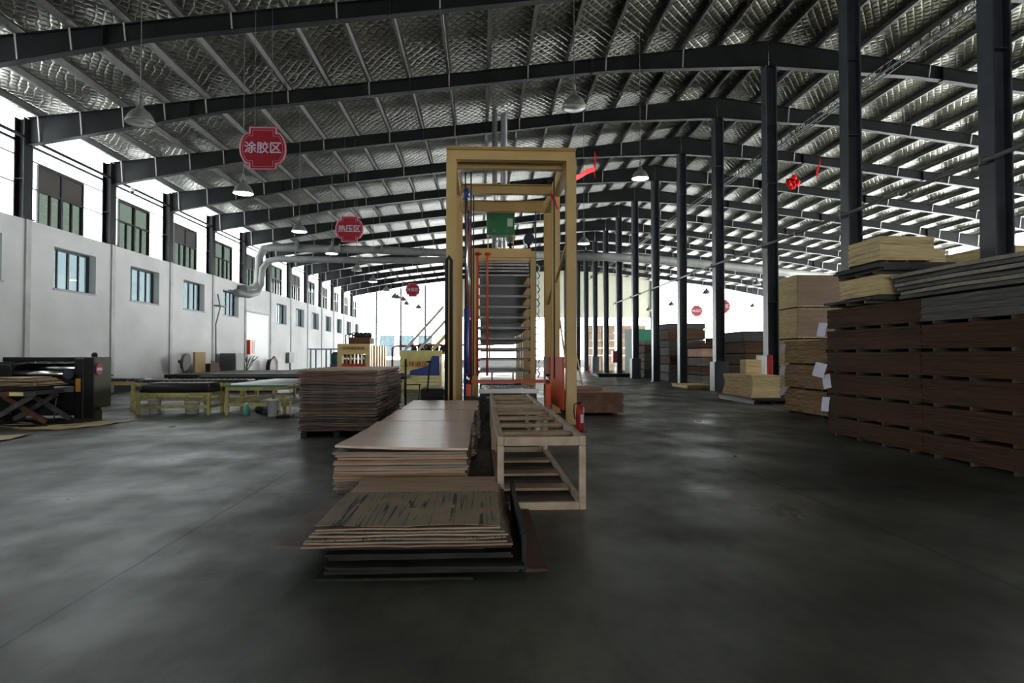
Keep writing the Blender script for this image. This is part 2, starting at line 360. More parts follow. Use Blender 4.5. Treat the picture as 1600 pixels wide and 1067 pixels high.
    bp = N.new('ShaderNodeBump'); bp.inputs['Strength'].default_value = .25; bp.inputs['Distance'].default_value = .01; L.new(noise(14, 8, (1,.5,1), .75), bp.inputs['Height']); L.new(bp.outputs[0], b.inputs['Normal'])
    return m
M['floor'] = floor_mat()
def text(s, size, parent, m, loc, rot=(PI/2,0,0), ext=.004, off=.012, name='lettering', label=None):
    cu = bpy.data.curves.new('t', 'FONT'); cu.body = s; cu.size = size; cu.extrude = ext; cu.align_x = 'CENTER'; cu.align_y = 'CENTER'
    to = bpy.data.objects.new('t', cu); COL.objects.link(to); bpy.context.view_layer.update()
    me = bpy.data.meshes.new_from_object(to.evaluated_get(bpy.context.evaluated_depsgraph_get())); bpy.data.objects.remove(to)
    bm = bmesh.new()                      # slightly shifted copies thicken the strokes
    for dx, dz in ((-1,0),(1,0),(0,-1),(0,1)):
        m0 = me.copy(); m0.transform(Matrix.Translation((dx*.018*size, dz*.014*size, .0004*(dx+2*dz)))); bm.from_mesh(m0); bpy.data.meshes.remove(m0)
    bm.to_mesh(me); bm.free()
    me.materials.clear(); me.materials.append(m)
    o = bpy.data.objects.new(name, me); COL.objects.link(o); o.parent = parent; o.location = loc; o.rotation_euler = rot
    if label: o['label'] = label
    return o
# ================================================================== SETTING
struct(MB().box((XL-1, YF-1, -.2), (XR+1, YB+1, 0)).build('floor', M['floor']))
# roof foil, two slopes
cl = MB()
for sgn in (-1, 1):
    xe = XL-.5 if sgn < 0 else XR+.5
    z0, z1 = rtop(xe)+.21, HR+.21
    a = [cl.bm.verts.new(p) for p in ((xe, YF-.5, z0), (XC, YF-.5, z1), (XC, YB+.5, z1), (xe, YB+.5, z0))]
    b = [cl.bm.verts.new((v.co.x, v.co.y, v.co.z+.08)) for v in a]
    cl.bm.faces.new(a); cl.bm.faces.new(b[::-1])
    for i in range(4): cl.bm.faces.new((a[i], b[i], b[(i+1)%4], a[(i+1)%4]))
struct(cl.build('ceiling', M['foil']))
# lower left wall with window openings
WZ0, WZ1 = 3.57, 4.93
lw = [21.36+4.519*j for j in range(-7, 12)]
WX0, WX1 = -14.2, -13.8
b = MB().box((WX0, YF, 0), (WX1, YB, WZ0)).box((WX0, YF, WZ1), (WX1, YB, WT))
ys = YF
GATE = (38.1, 42.1)
wins = [y for j, y in enumerate(lw) if j != 11 and y > 4]
for y in wins:
    b.box((WX0, ys, WZ0), (WX1, y, WZ1)); ys = y+2.25
b.box((WX0, ys, WZ0), (WX1, YB, WZ1))
struct(b.build('wall_left', M['plaster']))
b = MB()
for k in range(-6, 13): b.box((WX1, Y0+k*BAY-.11, 0), (WX1+.06, Y0+k*BAY+.11, WT))
struct(b.build('trim_1', M['plinth']))                 # pilaster strips
struct(MB().box((WX1, YF, 0), (WX1+.02, YB, .35)).build('baseboard_left', M['skirt']))
wn = 0
for i, y in enumerate(wins):
    wn += 1
    t = bpy.data.objects.new('window_%d' % wn, None); COL.objects.link(t); t.location = (WX0+.12, y, WZ0); struct(t)
    f = MB(); W_, H_ = 2.25, WZ1-WZ0
    for yy in (0, W_-.06): f.box((-.04, yy, 0), (.04, yy+.06, H_))
    for zz in (0, H_-.06): f.box((-.04, .06, zz), (.04, W_-.06, zz+.06))
    for yy in (.55, 1.12, 1.68): f.box((-.03, yy-.025 if yy != 1.12 else yy-.045, .06), (.03, yy+.025 if yy != 1.12 else yy+.045, H_-.06))
    f.build('window_frame', M['frame'], t)
    MB().box((-.008, .06, .06), (.008, W_-.06, H_-.06)).build('pane', M['clear_glass'], t)
    MB().box((.0, -.05, -.06), (.32, W_+.05, -.001)).build('window_sill', M['plinth'], t)
# upper left band: daylight panels, windows, rails
UX = -14.12; UZ0, UZ1 = WT, rtop(XL)+.15
uw = [20.93+4.519*j for j in range(-7, 12)]
YS = 4.0
struct(MB().box((UX-.05, YF, UZ0), (UX+.05, YS, UZ1)).build('wall_left_light_block', M['greybox']))  # opaque stretch out of view, added to keep daylight off the foreground
uw = [y for y in uw if y > YS]
b = MB(); ys = YS
for y in uw:
    b.box((UX, ys, UZ0), (UX+.02, y, UZ1)); b.box((UX, y, 7.46), (UX+.02, y+2.35, UZ1)); ys = y+2.35
b.box((UX, ys, UZ0), (UX+.02, YB, UZ1))
struct(b.build('wall_left_upper', M['panel']))
struct(MB().box((UX-.06, YF, 7.0+.9), (UX+.06, YB, 7.98)).box((UX+.03, YF, 6.62), (UX+.05, YB, 6.66)).box((UX+.03, YF, 7.47), (UX+.06, YB, 7.51)).build('trim_2', M['frame']))
struct(MB().tube([(-13.82, YF, 8.02), (-13.82, YB, 8.02)], .05).build('trim_3', M['steel']))
for i, y in enumerate(uw):
    wn += 1
    t = bpy.data.objects.new('window_%d' % wn, None); COL.objects.link(t); t.location = (UX, y, UZ0); struct(t)
    f = MB(); W_, H_ = 2.35, 7.46-UZ0
    f.box((-.05,0,0),(.07,.07,H_)).box((-.05,W_-.07,0),(.07,W_,H_)).box((-.05,.07,H_-.07),(.07,W_-.07,H_)).box((-.05,.07,0),(.07,W_-.07,.05))
    f.box((-.04,W_/2-.05,.05),(.07,W_/2+.05,H_-.07)).box((-.04,.07,H_*.56),(.06,W_-.07,H_*.56+.06))
    for yy in (W_*.27, W_*.74): f.box((-.03,yy-.03,.05),(.05,yy+.03,H_*.56))
    f.build('window_frame', M['frame'], t)
    MB().box((-.01,.07,.05),(.01,W_-.07,H_*.56 if i % 2 else H_-.07)).build('pane', M['green_glass'], t)
    if i % 2: MB().box((-.03,.07,H_*.56+.06),(.03,W_-.07,H_-.07)).build('blind_panel', M['blind'], t)
# gate in the left wall
t = bpy.data.objects.new('door_1', None); COL.objects.link(t); t.location = (WX1+.001, GATE[0], 0); struct(t)
g = MB().box((0, 0, .36), (.05, GATE[1]-GATE[0], 3.95))
g.build('door_panel', M['white'], t)
g = MB().box((.0, -.0, 3.96), (.1, 4.0, 4.05)); g.build('door_lintel', M['plinth'], t)
# right wall
struct(MB().box((XR-.1, YF, 0), (XR+.3, YB, 1.2)).build('wall_right', M['plaster']))
struct(MB().box((XR-.05, YF, 1.2), (XR+.05, YS, rtop(XR)+.15)).build('wall_right_light_block', M['greybox']))  # matching unseen opaque stretch, added to darken the foreground
struct(MB().box((XR, YS, 1.2), (XR+.02, YB, rtop(XR)+.15)).build('wall_right_upper', M['panel2']))
b = MB()
for z in (4.2, 5.8, 7.4): b.box((XR+.03, YF, z), (XR+.10, YB, z+.08))
struct(b.build('trim_4', M['frame']))
# back wall: solid foot, daylight band, cream upper sheets in the middle
def gable(x0, x1, z0, y0, y1, m, name):
    xs = [x0] + ([XC] if x0 < XC < x1 else []) + [x1]
    pts = [(x0, y0, z0)] + [(x, y0, rtop(x)+.19) for x in xs] + [(x1, y0, z0)]
    return struct(MB().prism(pts, (0, y1-y0, 0)).build(name, m))
struct(MB().box((XL-.3, YB, 0), (XR+.3, YB+.3, .9)).build('wall_back', M['plaster']))
gable(-3, 20, 5.8, YB, YB+.15, M['cream_sheet'], 'wall_back_upper')
gable(XL-.3, -3, .9, YB, YB+.03, M['panel2'], 'wall_back_left_panels')
gable(20, XR+.3, .9, YB, YB+.03, M['panel2'], 'wall_back_right_panels')
struct(MB().box((-3, YB, .9), (20, YB+.03, 5.8)).build('wall_back_middle_panels', M['panel2']))
b = MB()
for x in [-12, -9.2, -6.4, -3, 1, 5, 12.5, 16.5, 20, 24, 28]: b.box((x-.09, YB-.16, .9), (x+.09, YB-.01, min(rtop(x), 12)-.05))
struct(b.build('trim_5', M['steel2']))
for i, (x0, x1) in enumerate(((-11.6,-9.9), (-9.4,-7.7), (-7.2,-5.6), (7.9,9.2), (10.2,11.6))):
    t = bpy.data.objects.new('window_%d' % (wn+1), None); COL.objects.link(t); t.location = (x0, YB-.06, 1.3 if x0 < 0 else 3.2); struct(t); wn += 1
    W_ = x1-x0; f = MB().box((0,-.03,0),(W_,.03,.08)).box((0,-.03,2.3),(W_,.03,2.38)).box((0,-.03,.08),(.07,.03,2.3)).box((W_-.07,-.03,.08),(W_,.03,2.3)).box((.07,-.03,1.15),(W_-.07,.03,1.21))
    f.build('window_frame', M['alu'], t); MB().box((.07,-.01,.08),(W_-.07,.01,2.3)).build('pane', M['clear_glass'], t)
# wall behind the camera
gable(XL-.3, -2, 0, YF-.3, YF, M['plaster'], 'wall_front')
gable(7, XR+.3, 0, YF-.3, YF, M['plaster'], 'wall_front_right')
gable(-2, 7, 3.8, YF-.3, YF, M['plaster'], 'wall_front_upper')      # unseen opening added behind the camera to let in frontal light
# ================================================================== STEEL FRAME
def column_mesh(h, wd=.36, dp=.36):
    b = MB(); b.box((-wd/2,-dp/2,0),(-wd/2+.03,dp/2,h)).box((wd/2-.03,-dp/2,0),(wd/2,dp/2,h)).box((-wd/2+.03,-.02,0),(wd/2-.03,.02,h))
    z = 1.2
    while z < h-.5: b.box((-wd/2+.03,-dp/2+.02,z),(wd/2-.03,-.02,z+.02)); z += 1.9
    b.box((-wd/2-.06,-dp/2-.06,0),(wd/2+.06,dp/2+.06,.03))
    return b
HC = HR-.83
base = None
ks = list(range(-2, 12))
for n, k in enumerate(ks):
    lab = 'blue-grey steel ridge column, %s in the row from the right edge of the photo' % ORD[n]
    if base is None:
        base = column_mesh(HC).build('steel_column', M['steel2']); o = base
    else:
        o = base.copy(); COL.objects.link(o)
    o.location = (XC, Y0+k*BAY, 0); tag(o, lab, 'column', 'steel columns in the row down the middle of the hall')
for k, h, nm in ((1, 1.15, 'second column bearing the aisle'), (4, 1.2, 'x'), (7, 1.3, 'y')):
    y = Y0+k*BAY; b = MB()
    b.box((XC-.27,y-.27,0),(XC-.2,y+.27,h)).box((XC+.2,y-.27,0),(XC+.27,y+.27,h)).box((XC-.2,y-.27,0),(XC+.2,y-.2,h)).box((XC-.2,y+.2,0),(XC+.2,y+.27,h))
    o = b.build('column_guard', M['steel2'], bevel=.01)
    tag(o, {1:'grey steel box guard around the foot of the column behind the pale board pile', 4:'grey box guard around the foot of the column by the grey sheet stacks', 7:'grey box guard around the foot of a far column beside a red extinguisher'}[k], 'column guard', 'box guards around column feet')
# eave columns on the left wall
basec = None
for n, k in enumerate(range(-2, 12)):
    if basec is None: basec = column_mesh(rtop(XL)-WT-.02, .3, .4).build('wall_column', M['steel']); o = basec
    else: o = basec.copy(); COL.objects.link(o)
    o.location = (-13.94, Y0+k*BAY, WT+.005)
    if n < 2: lab = 'dark steel eave column standing on the left wall outside the left edge, %s' % ('farther one' if n else 'nearer one')
    else: lab = 'dark steel eave column on the left wall, %s from the left edge of the photo' % ORD[n-2]
    tag(o, lab, 'column', 'eave columns standing on the left wall')
# far right eave columns
for n, k in enumerate((9, 10, 11)):
    o = column_mesh(rtop(XR)-.9, .5, .5).build('steel_column', M['steel2'], loc=(XR-.5, Y0+k*BAY, 0)); tag(o, 'blue-grey steel eave column by the far right wall, %s from the back' % ORD[2-n], 'column', 'eave columns by the right wall')
# rafters
def depth(t):   # t = 0 eave, 1 ridge
    if t < .26: return .85-.43*t/.26
    if t < .78: return .42+.03*(t-.26)
    return .436+.40*(t-.78)/.22
def rafter(sgn):
    b = MB(); xe = XL+.12 if sgn < 0 else XR-.12; xr = XC+sgn*.02
    N_ = 24; st = []
    for i in range(N_+1):
        t = i/N_; x = xe+(xr-xe)*t; st.append((x, rtop(x)-.005, rtop(x)-depth(t)))
    def strip(w0, f0, f1):
        r = []
        for s_ in st:
            a, c = f0(s_), f1(s_); r.append([b.bm.verts.new((s_[0], yy, zz)) for yy, zz in ((-w0, a), (w0, a), (w0, c), (-w0, c))])
        for p, q in zip(r, r[1:]):
            for j in range(4): b.bm.faces.new((p[j], p[(j+1)%4], q[(j+1)%4], q[j]))
        b.bm.faces.new(r[0]); b.bm.faces.new(r[-1][::-1])
    strip(.012, lambda s_: s_[1]-.02, lambda s_: s_[2]+.02); strip(.11, lambda s_: s_[1], lambda s_: s_[1]-.02); strip(.11, lambda s_: s_[2]+.02, lambda s_: s_[2])
    for i in (5, 12, 18): s_ = st[i]; b.box((s_[0]-.02,-.12,s_[2]-.03),(s_[0]+.02,.12,s_[1]-.02))
    return b.build('rafter', M['steel'])
PX = [XC-.35-1.245*i for i in range(0, 19)]         # purlin lines of the left slope
brace_me = None
for sgn in (-1, 1):
    proto = rafter(sgn); br = MB().bar((0,-.14,0),(0,-.03,-1),.035,.02).build('flange_brace', M['brace'], proto); braces = []
    for i in range(1, 19):
        if i % 2 and i < 15: continue
        x = PX[i] if sgn < 0 else 2*XC-PX[i]
        tt = (x-(XL if sgn < 0 else XR))/(XC-(XL if sgn < 0 else XR)); d = depth(max(0,min(1,tt)))
        c = br.copy(); COL.objects.link(c); c.parent = proto; c.location = (x, -.0, rtop(x)-.02); c.scale = (1,1,d-.02); braces.append(c)
    bpy.data.objects.remove(br)
    for n, k in enumerate(range(-3, 12)):
        if n == 0: o = proto
        else:
            o = proto.copy(); COL.objects.link(o)
            for c in braces: e = c.copy(); COL.objects.link(e); e.parent = o
        o.location = (0, Y0+k*BAY, 0)
        side = 'left' if sgn < 0 else 'right'
        tag(o, ('dark steel rafter of the %s roof slope, %s one from the camera' % (side, ORD[n])), 'rafter', 'rafters under the %s roof slope' % side)
# purlins
def purlin_mesh(x):
    b = MB(); z = rtop(x); L0, L1 = YF, YB
    b.box((x-.004,L0,z),(x+.004,L1,z+.19)).box((x-.07,L0,z),(x-.004,L1,z+.006)).box((x+.004,L0,z+.184),(x+.07,L1,z+.19)).box((x-.07,L0,z+.006),(x-.062,L1,z+.03))
    for k in range(-6, 12): b.box((x+.006, Y0+k*BAY-.35, z), (x+.012, Y0+k*BAY+.35, z+.17))
    return b
for sgn in (-1, 1):
    for i, px_ in enumerate(PX):
        x = px_ if sgn < 0 else 2*XC-px_
        o = purlin_mesh(x).build('purlin', M['galv'])
        tag(o, 'long galvanised purlin under the %s roof slope, %s down from the ridge' % ('left' if sgn < 0 else 'right', ORD[i]), 'purlin', 'purlins under the foil roof')
# lattice cable tray under the right slope
t = thing('lattice_truss', 'dark lattice cable truss hung under the right roof slope', 'truss', (12.45, 0, 10.1))
b = MB()
for dx, dz in ((-.12,0),(.12,0),(0,.28)): b.bar((dx,8,dz),(dx,YB-2,dz),.03,.03)
b.build('chord', M['steel'], t)
b = MB(); y = 8.0; i = 0
while y < YB-2.5:
    for dx in (-.12,.12): b.bar((dx,y,0),(0,y+.2,.28),.014,.014); b.bar((0,y+.2,.28),(dx,y+.4,0),.014,.014)
    b.bar((-.12,y,0),(.12,y+.4,0),.012,.012); y += .4
b.build('lacing', M['steel'], t)
MB().tube([(-.2,8,-.08),(-.2,30,-.12),(-.2,YB-2,-.08)], .02, 6).build('cable', M['rubber'], t)
# ================================================================== PIPES AND DUCTS
t = thing('grey_duct', 'large grey round duct crossing the hall below the rafters', 'duct', (0, 0, 0))
MB().tube([(-13.45,36.9,5.15),(-13.4,38.2,5.25),(-13.35,39.0,5.7),(-13.35,39.2,7.3),(-13.1,39.25,7.85),(-12.5,39.2,7.92),(-6,38.9,7.75),(0,38.7,7.5),(4.0,38.7,7.5)], .24, 14).build('duct_run', M['duct'], t)
b = MB()
for x in (-11,-8.5,-6,-3.5,-1,1.5): b.tube([(x,38.78-.0*x,7.6-.03*x),(x+.06,38.78,7.6-.03*x)], .26, 14)
b.build('duct_flange', M['duct'], t)
t = thing('grey_duct', 'lower grey duct under the large one, left of the tall cream tower', 'duct')
MB().tube([(-13.45,35.8,4.85),(-13.3,37.3,4.85),(-13.2,38.4,5.1),(-13.1,38.8,5.6),(-13.1,39.0,6.6),(-12.8,39.05,7.05),(-12.2,39.0,7.18),(-6,38.7,7.1),(0,38.2,7.1),(1.2,38.1,7.1)], .19, 14).build('duct_run', M['duct'], t)
t = thing('grey_duct', 'pale grey duct curving away behind the ridge columns on the right', 'duct')
MB().tube([(4.6,40,7.65),(8,40.5,7.7),(11.5,41,7.62),(15,42,7.5),(20,43,7.2),(26,44.5,6.9)], .27, 14).build('duct_run', M['duct'], t)
t = thing('water_pipe', 'thin grey pipe running along the left side of the ridge columns', 'pipe')
MB().tube([(9.06,3,4.91),(9.06,43.4,4.91)], .045, 8).build('pipe_run', M['galv'], t)
c0 = MB().box((8.995,-.03,-.07),(9.118,.03,.07)).build('pipe_clamp', M['galv'], t, loc=(0,Y0-3*BAY,4.91))
for k in range(-2, 6): c = c0.copy(); COL.objects.link(c); c.location = (0,Y0+k*BAY,4.91)
c0 = MB().tube([(9.06,-.05,0),(9.06,.05,0)], .07, 8).build('pipe_joint', M['galv'], t, loc=(0,13.3,4.91))
for y in (17.9,22.4,27,36): c = c0.copy(); COL.objects.link(c); c.location = (0,y,4.91)
# vertical silver exhaust ducts over the press
t = thing('exhaust_duct', 'shiny ribbed silver exhaust pipe rising behind the tower to the roof', 'duct', (.87, 24.2, 0))
b = MB(); pts = []; rr = []; z = 4.63
while z < rtop(.87)+.16: pts += [(0,0,z),(0,0,z+.08)]; rr += [.12,.132]; z += .14
b.tube(pts, rr, 16).build('duct_run', M['zinc'], t)
t = thing('exhaust_duct', 'thinner silver pipe just left of the ribbed exhaust pipe', 'duct', (.52, 24.2, 0))
MB().tube([(0,0,4.63),(0,0,rtop(.52)+.2)], .10, 12).build('duct_run', M['zinc'], t)
# ================================================================== LAMPS
def lamp(x, y, z, on, label, size=1.0):
    t = thing('pendant_lamp', label, 'lamp', (x, y, z), 0, 'high bay lamps hanging from the roof')
    if size != 1: t.scale = (size,)*3
    MB().lathe([(.03,.38),(.045,.33),(.06,.29),(.085,.25),(.15,.20),(.20,.13),(.235,.05),(.25,0),(.243,0),(.222,.05),(.185,.125),(.14,.18),(.06,.21)], 28).build('lamp_shade', M['lamp_shade'], t)
    MB().lathe([(0,.015),(.236,.015),(.236,.004),(0,-.012)], 28).build('bulb', M['lamp_on'] if on else M['lamp_off'], t)
    top = (rtop(x)+.2-z)/size
    MB().tube([(0,0,.38),(0,0,top)], .008, 6).build('cable', M['galv'], t)
    MB().lathe([(.018,.52),(.03,.46),(.03,.40),(.018,.39)], 10).build('hook', M['galv'], t)
for i, (y, on) in enumerate(((11.5,0),(16.4,1),(21.4,1),(26,1),(31.2,0),(35.9,1),(41,0),(46.5,0),(52,0))):
    lamp(-6, y, 5.48, on, 'bell-shaped pendant lamp in the left row, %s from the camera, %s' % (ORD[i], 'lit' if on else 'unlit'))
lamp(1.93, 13.1, 6.52, 0, 'unlit bell-shaped pendant lamp hanging just right of the tower top', 1.05)
lamp(4.6, 18.2, 6.5, 1, 'lit pendant lamp right of the tower, in front of the ridge columns', 1.0)
lamp(4.25, 26.2, 6.0, 1, 'lit pendant lamp low above the grey duct right of the tower', 1.0)
for i, (x, y, z) in enumerate(((16.5,46,5.9),(17.2,57,5.9),(17,64,5.9),(19.6,44.5,6.4),(26,60,6))):
    lamp(x, y, z, 0, 'small dark pendant lamp far behind the ridge columns, %s from the left' % ORD[[2,1,0,3,4][i]], 1.2)
for i, (x, y, z) in enumerate(((-7.2,54,6.2),(-7.0,58,6.3),(-6,62,5.9))):
    lamp(x, y, z, 0, 'tiny dark pendant lamp before the bright back wall left of the tower, %s one' % ['left','middle','right'][i], 1.3)
# ================================================================== HANGING SIGNS
def sign(x, y, z, txt, label, size=1.0, rz=0.0):
    t = thing('hanging_sign', label, 'sign', (x, y, z), rz, 'red signs hanging in the hall'); t.scale = (size,)*3
    def outline(r, w_, h_, notch, yy):
        # barrel shaped plaque: flat top and bottom tabs with stepped corners and round sides
        P = []; n = 12; a0 = math.asin(min(.99, (h_-notch)/r))
        for i in range(n+1):
            a = -a0+2*a0*i/n; P.append((r*math.cos(a), yy, r*math.sin(a)))
        P += [(w_, yy, P[-1][2]), (w_, yy, h_), (-w_, yy, h_)]
        P.append((-w_, yy, h_-notch))
        for i in range(n+1):
            a = PI-a0+2*a0*i/n; P.append((r*math.cos(a), yy, r*math.sin(a)))
        P += [(-w_, yy, -(h_-notch)), (-w_, yy, -h_), (w_, yy, -h_), (w_, yy, -(h_-notch))]
        # dedupe
        Q = []
        for p in P:
            if not Q or (Vector(p)-Vector(Q[-1])).length > 1e-4: Q.append(p)
        if (Vector(Q[0])-Vector(Q[-1])).length < 1e-4: Q.pop()
        return Q
    MB().prism(outline(.5, .29, .47, .13, .015), (0,-.03,0)).build('sign_board', M['sign_red'], t)
    b = MB()
    for (r, w_, h_, nt_, q) in ((.478,.272,.45,.13,.036), (.425,.215,.395,.125,.012)):
        o = outline(r, w_, h_, nt_, -.018)
        for p, s_ in zip(o, o[1:]+o[:1]): b.bar(p, s_, .006, q, (0,1,0)) if False else b.tube([p, s_], q/2, 5)
    b.build('sign_border', M['sign_pink'], t)
    text(txt, .265, t, M['sign_white'], (0,-.02,0), off=.004, label='white Chinese characters')
    b = MB(); top = (rtop(x)+.2-z)/size
    for dx in (-.18,.18): b.tube([(dx,0,.47),(dx,0,top)], .004, 5)
    b.build('hanging_wire', M['galv'], t)
sign(-4.7, 13.97, 5.86, '涂胶区', 'nearest red hanging sign with white characters 涂胶区, at the left')
sign(-4.7, 23.07, 5.91, '热压区', 'red hanging sign reading 热压区, beside the lit lamps')
sign(-4.7, 44.4, 5.91, '冷压区', 'small far red hanging sign reading 冷压区, left of the tower')
sign(18.5, 54, 5.2, '成品区', 'small far red hanging sign between the ridge columns on the right', 1.0)
sign(18.3, 47.5, 5.1, '包装区', 'far red hanging sign half hidden behind a ridge column', 1.1)
# ================================================================== FRONT VENEER PILES
def sheet(name, x0, x1, y0, y1, z, th, m, label, cat, group, fz=None, jit=.01, rot=0, nx=8, ny=10):
    f = fz or (lambda u, v: 0)
    b = MB().slab(x0-(x0+x1)/2, x1-(x0+x1)/2, y0-(y0+y1)/2, y1-(y0+y1)/2, f, th, nx, ny, jit, rot)
    o = b.build(name, m, loc=((x0+x1)/2, (y0+y1)/2, z)); tag(o, label, cat, group); return o
# dark boards under the nearest pile
z = .001
specs = [(-1.02,-.05,4.03,5.9,0,.018),(-.98,.24,4.10,6.0,0,.02),(-1.0,.26,4.13,5.95,.01,.02),(-.93,.28,4.02,5.2,-.015,.02),(-.98,.20,4.16,6.0,.01,.02),(-.99,.2,4.14,6.0,0,.02)]
for i, (x0,x1,y0,y1,r,th) in enumerate(specs):
    sheet('dark_board', x0, x1, y0, y1, z, th, M['darkboard'], 'dark film-faced board under the nearest veneer pile, %s from the floor' % ORD[i], 'board', 'dark boards under the nearest pile', jit=.006, rot=r); z += th+.003
o = sheet('dark_board', -1.36, .05, 4.25, 5.75, z, .02, M['darkveneer'], 'olive-dark sheet skewed out to the left under the nearest veneer pile', 'board', 'dark boards under the nearest pile', jit=.006, rot=-.04, fz=lambda u,v: 0); z += .023
o = sheet('dark_board', -1.0, .2, 4.15, 6.0, z, .02, M['darkboard'], 'blackish board right below the brown veneers of the nearest pile', 'board', 'dark boards under the nearest pile', jit=.006); z += .023
# board on its edge and a rust-edged board at the right side
o = MB().box((.29,4.15,.001),(.43,5.75,.022)).build('rusty_board', M['rustedge']); tag(o, 'dark board with rusty orange edge on the floor right of the nearest pile', 'board')
o = MB().slab(.262,.29,4.08,5.72,lambda u,v: .024+.02*v,.24,2,8,.003).build('edge_board', M['darkboard']); tag(o, 'dark narrow board standing on edge along the right side of the nearest pile', 'board')
n = 6
for i in range(n):
    m = [M['veneer3'],M['veneer2'],M['cracked'],M['veneer'],M['veneer2'],M['veneer']][i]
    th = .011; wob = R.uniform(.002,.006); ph = R.uniform(0,6)
    sheet('veneer_sheet', -1.13+.010*i, .19-.010*i+R.uniform(-.01,.01), 4.12+.022*i, 6.0, z, th, m, 'brown veneer sheet in the nearest pile, %s above the dark boards' % ORD[i], 'veneer', 'veneer sheets in the nearest pile',
          fz=lambda u,v,w_=wob,p=ph: w_*math.sin(9*u+p)*(1-v)*.8, jit=.012, rot=R.uniform(-.008,.008)); z += th+.0045
zt = z
sheet('veneer_sheet', -1.08, .12, 4.24, 5.27, zt+.002, .006, M['cracked'], 'greenish cracked veneer piece lying on top of the nearest pile', 'veneer', 'veneer sheets in the nearest pile', fz=lambda u,v: .006+.006*math.sin(11*u)*(1-v), jit=.012, nx=16)
# main stacks
Zb = .02
thk = .0245
def stackof(xa, xb, ya, yb, n, th, z0, mats, labf, group, name='veneer_sheet', jx=.02, jy=.02, jit=.008, bend=None, ny=6, cat='veneer'):
    z = z0
    for i in range(n):
        dx, dy = R.uniform(-jx, jx), R.uniform(-jy, jy); wd = R.uniform(-jx, jx)*.5
        ph = R.uniform(0, 6); fz = (lambda u,v,p=ph: .0012*math.sin(6*u+p)) if not (bend and i == n-1) else bend
        sheet(name, xa+dx-wd, xb+dx+wd, ya+dy, yb+dy, z, th-.0035, (R.choice(mats) if i < n-1 else M['topveneer']), labf(i), cat, group, fz=fz, jit=jit, rot=R.uniform(-.006,.006), nx=8 if not(bend and i == n-1) else 14, ny=ny)
        z += th
    return z
vm = [M['veneer'], M['veneer'], M['veneer2'], M['veneer2'], M['veneer3']]
for s_, (ya, yb, w_) in enumerate(((6.12,8.62,'nearest light veneer stack'), (8.72,10.55,'middle light veneer stack'), (10.65,12.7,'farthest light veneer stack'))):
    n_ = 19
    bend = (lambda u,v: .002+.035*(1-u)**2*(1-v)**3+.004) if s_ == 0 else (lambda u,v: .002+.02*u*v if False else .002)
    stackof(-1.38+.03*s_, -.13+.05*s_, ya, yb, n_, .0255, .03, vm, lambda i, w_=w_: 'pinkish brown sheet in the %s, %s from the floor' % (w_, ORD[i]), 'sheets of the light veneer stacks', bend=bend)
# small bearers under them
for i, y in enumerate((6.4,7.3,8.3,9,10.2,11,12.3)):
    pass
# ------------------------------------------------------------------ dark stack at the left
t = thing('skid', 'dark low skid under the tall dark veneer stack', 'pallet', (-2.45, 12.8, 0))
for x in (-.55,0,.5): MB().box((x-.05,-1.75,0),(x+.05,1.7,.09)).build('runner', M['black'], t)
MB().box((-.62,-1.65,.091),(.6,1.7,.105)).build('deck', M['darkboard'], t)
dm = [M['darkveneer'], M['darkveneer'], M['darkveneer2'], M['darkveneer2'], M['darkveneer'], M['redveneer']]
for s_, (ya, yb, w_) in enumerate(((11.12,12.45,'front tall dark stack'), (12.5,14.55,'rear tall dark stack'))):
    z = .11
    for i in range(38):
        mm = R.choice(dm) if i < 30 else R.choice([M['redveneer'], M['redveneer'], M['darkveneer']])
        if i == 37: mm = M['veneer']
        dx = R.uniform(-.015,.015); th = .0275
        sheet('veneer_sheet', -3.1+dx, -1.80+R.uniform(-.03,.035), ya+R.uniform(-.015,.015), yb, z, th-.006, mm, 'thin dark wavy sheet in the %s, %s from the floor' % (w_, ORD[i]), 'veneer', 'sheets of the tall dark stack',
              fz=lambda u,v,p=R.uniform(0,6),q=R.uniform(.002,.005): q*math.sin(7*u+p)+.5*q*math.sin(9*v+p), jit=.02, rot=R.uniform(-.008,.008), nx=8, ny=8); z += th
# ------------------------------------------------------------------ cream roller-less frames
def cream_frame(x0, x1, y0, y1, h, label, rungs, low, bigleft):
    t = thing('work_table', label, 'frame', ((x0+x1)/2, y0, 0)); a = (x1-x0)/2; Ln = y1-y0
    for x in (-a, a):
        for y in (0, Ln):
            s_ = 1 if x < 0 else -1; yy = 0 if y == 0 else y-.07
            MB().box((min(x,x+s_*.06),yy,0.0),(max(x,x+s_*.06),yy+.07,h-.082)).build('leg', M['tablecream'], t, .004)
        MB().box((min(x,x+(.06 if x<0 else -.06)),0,h-.08),(max(x,x+(.06 if x<0 else -.06)),Ln,h)).build('side_rail', M['tablecream'], t, .004)
        MB().box((min(x,x+(.05 if x<0 else -.05)),.072,.0),(max(x,x+(.05 if x<0 else -.05)),Ln-.072,.06)).build('bottom_rail', M['tablecream'], t, .003)
    MB().box((-a+.062,-.002,h-.085),(a-.062,.05,h-.004)).build('end_beam', M['tablecream'], t, .003)
    MB().box((-a+.062,0,.0),(a-.062,.05,.07)).build('end_beam', M['tablecream'], t, .003)
    for y in rungs: MB().box((-a+.064,y-y0-.09,h-.05),(a-.064,y-y0+.09,h-.012)).build('cross_slat', M['woodslat'], t, .006)
    for y in low: MB().box((-a+.064,y-y0-.12,.03),(a-.064,y-y0+.12,.058)).build('lower_slat', M['woodslat'], t, .004)
    return t
cream_frame(.15, .955, 5.80, 9.2, .665, 'cream steel table frame with bare wooden cross slats, nearest end beside the veneer stacks', (6.3,7.05,7.8,8.5,9.0), (6.6,7.4,8.3), 1)
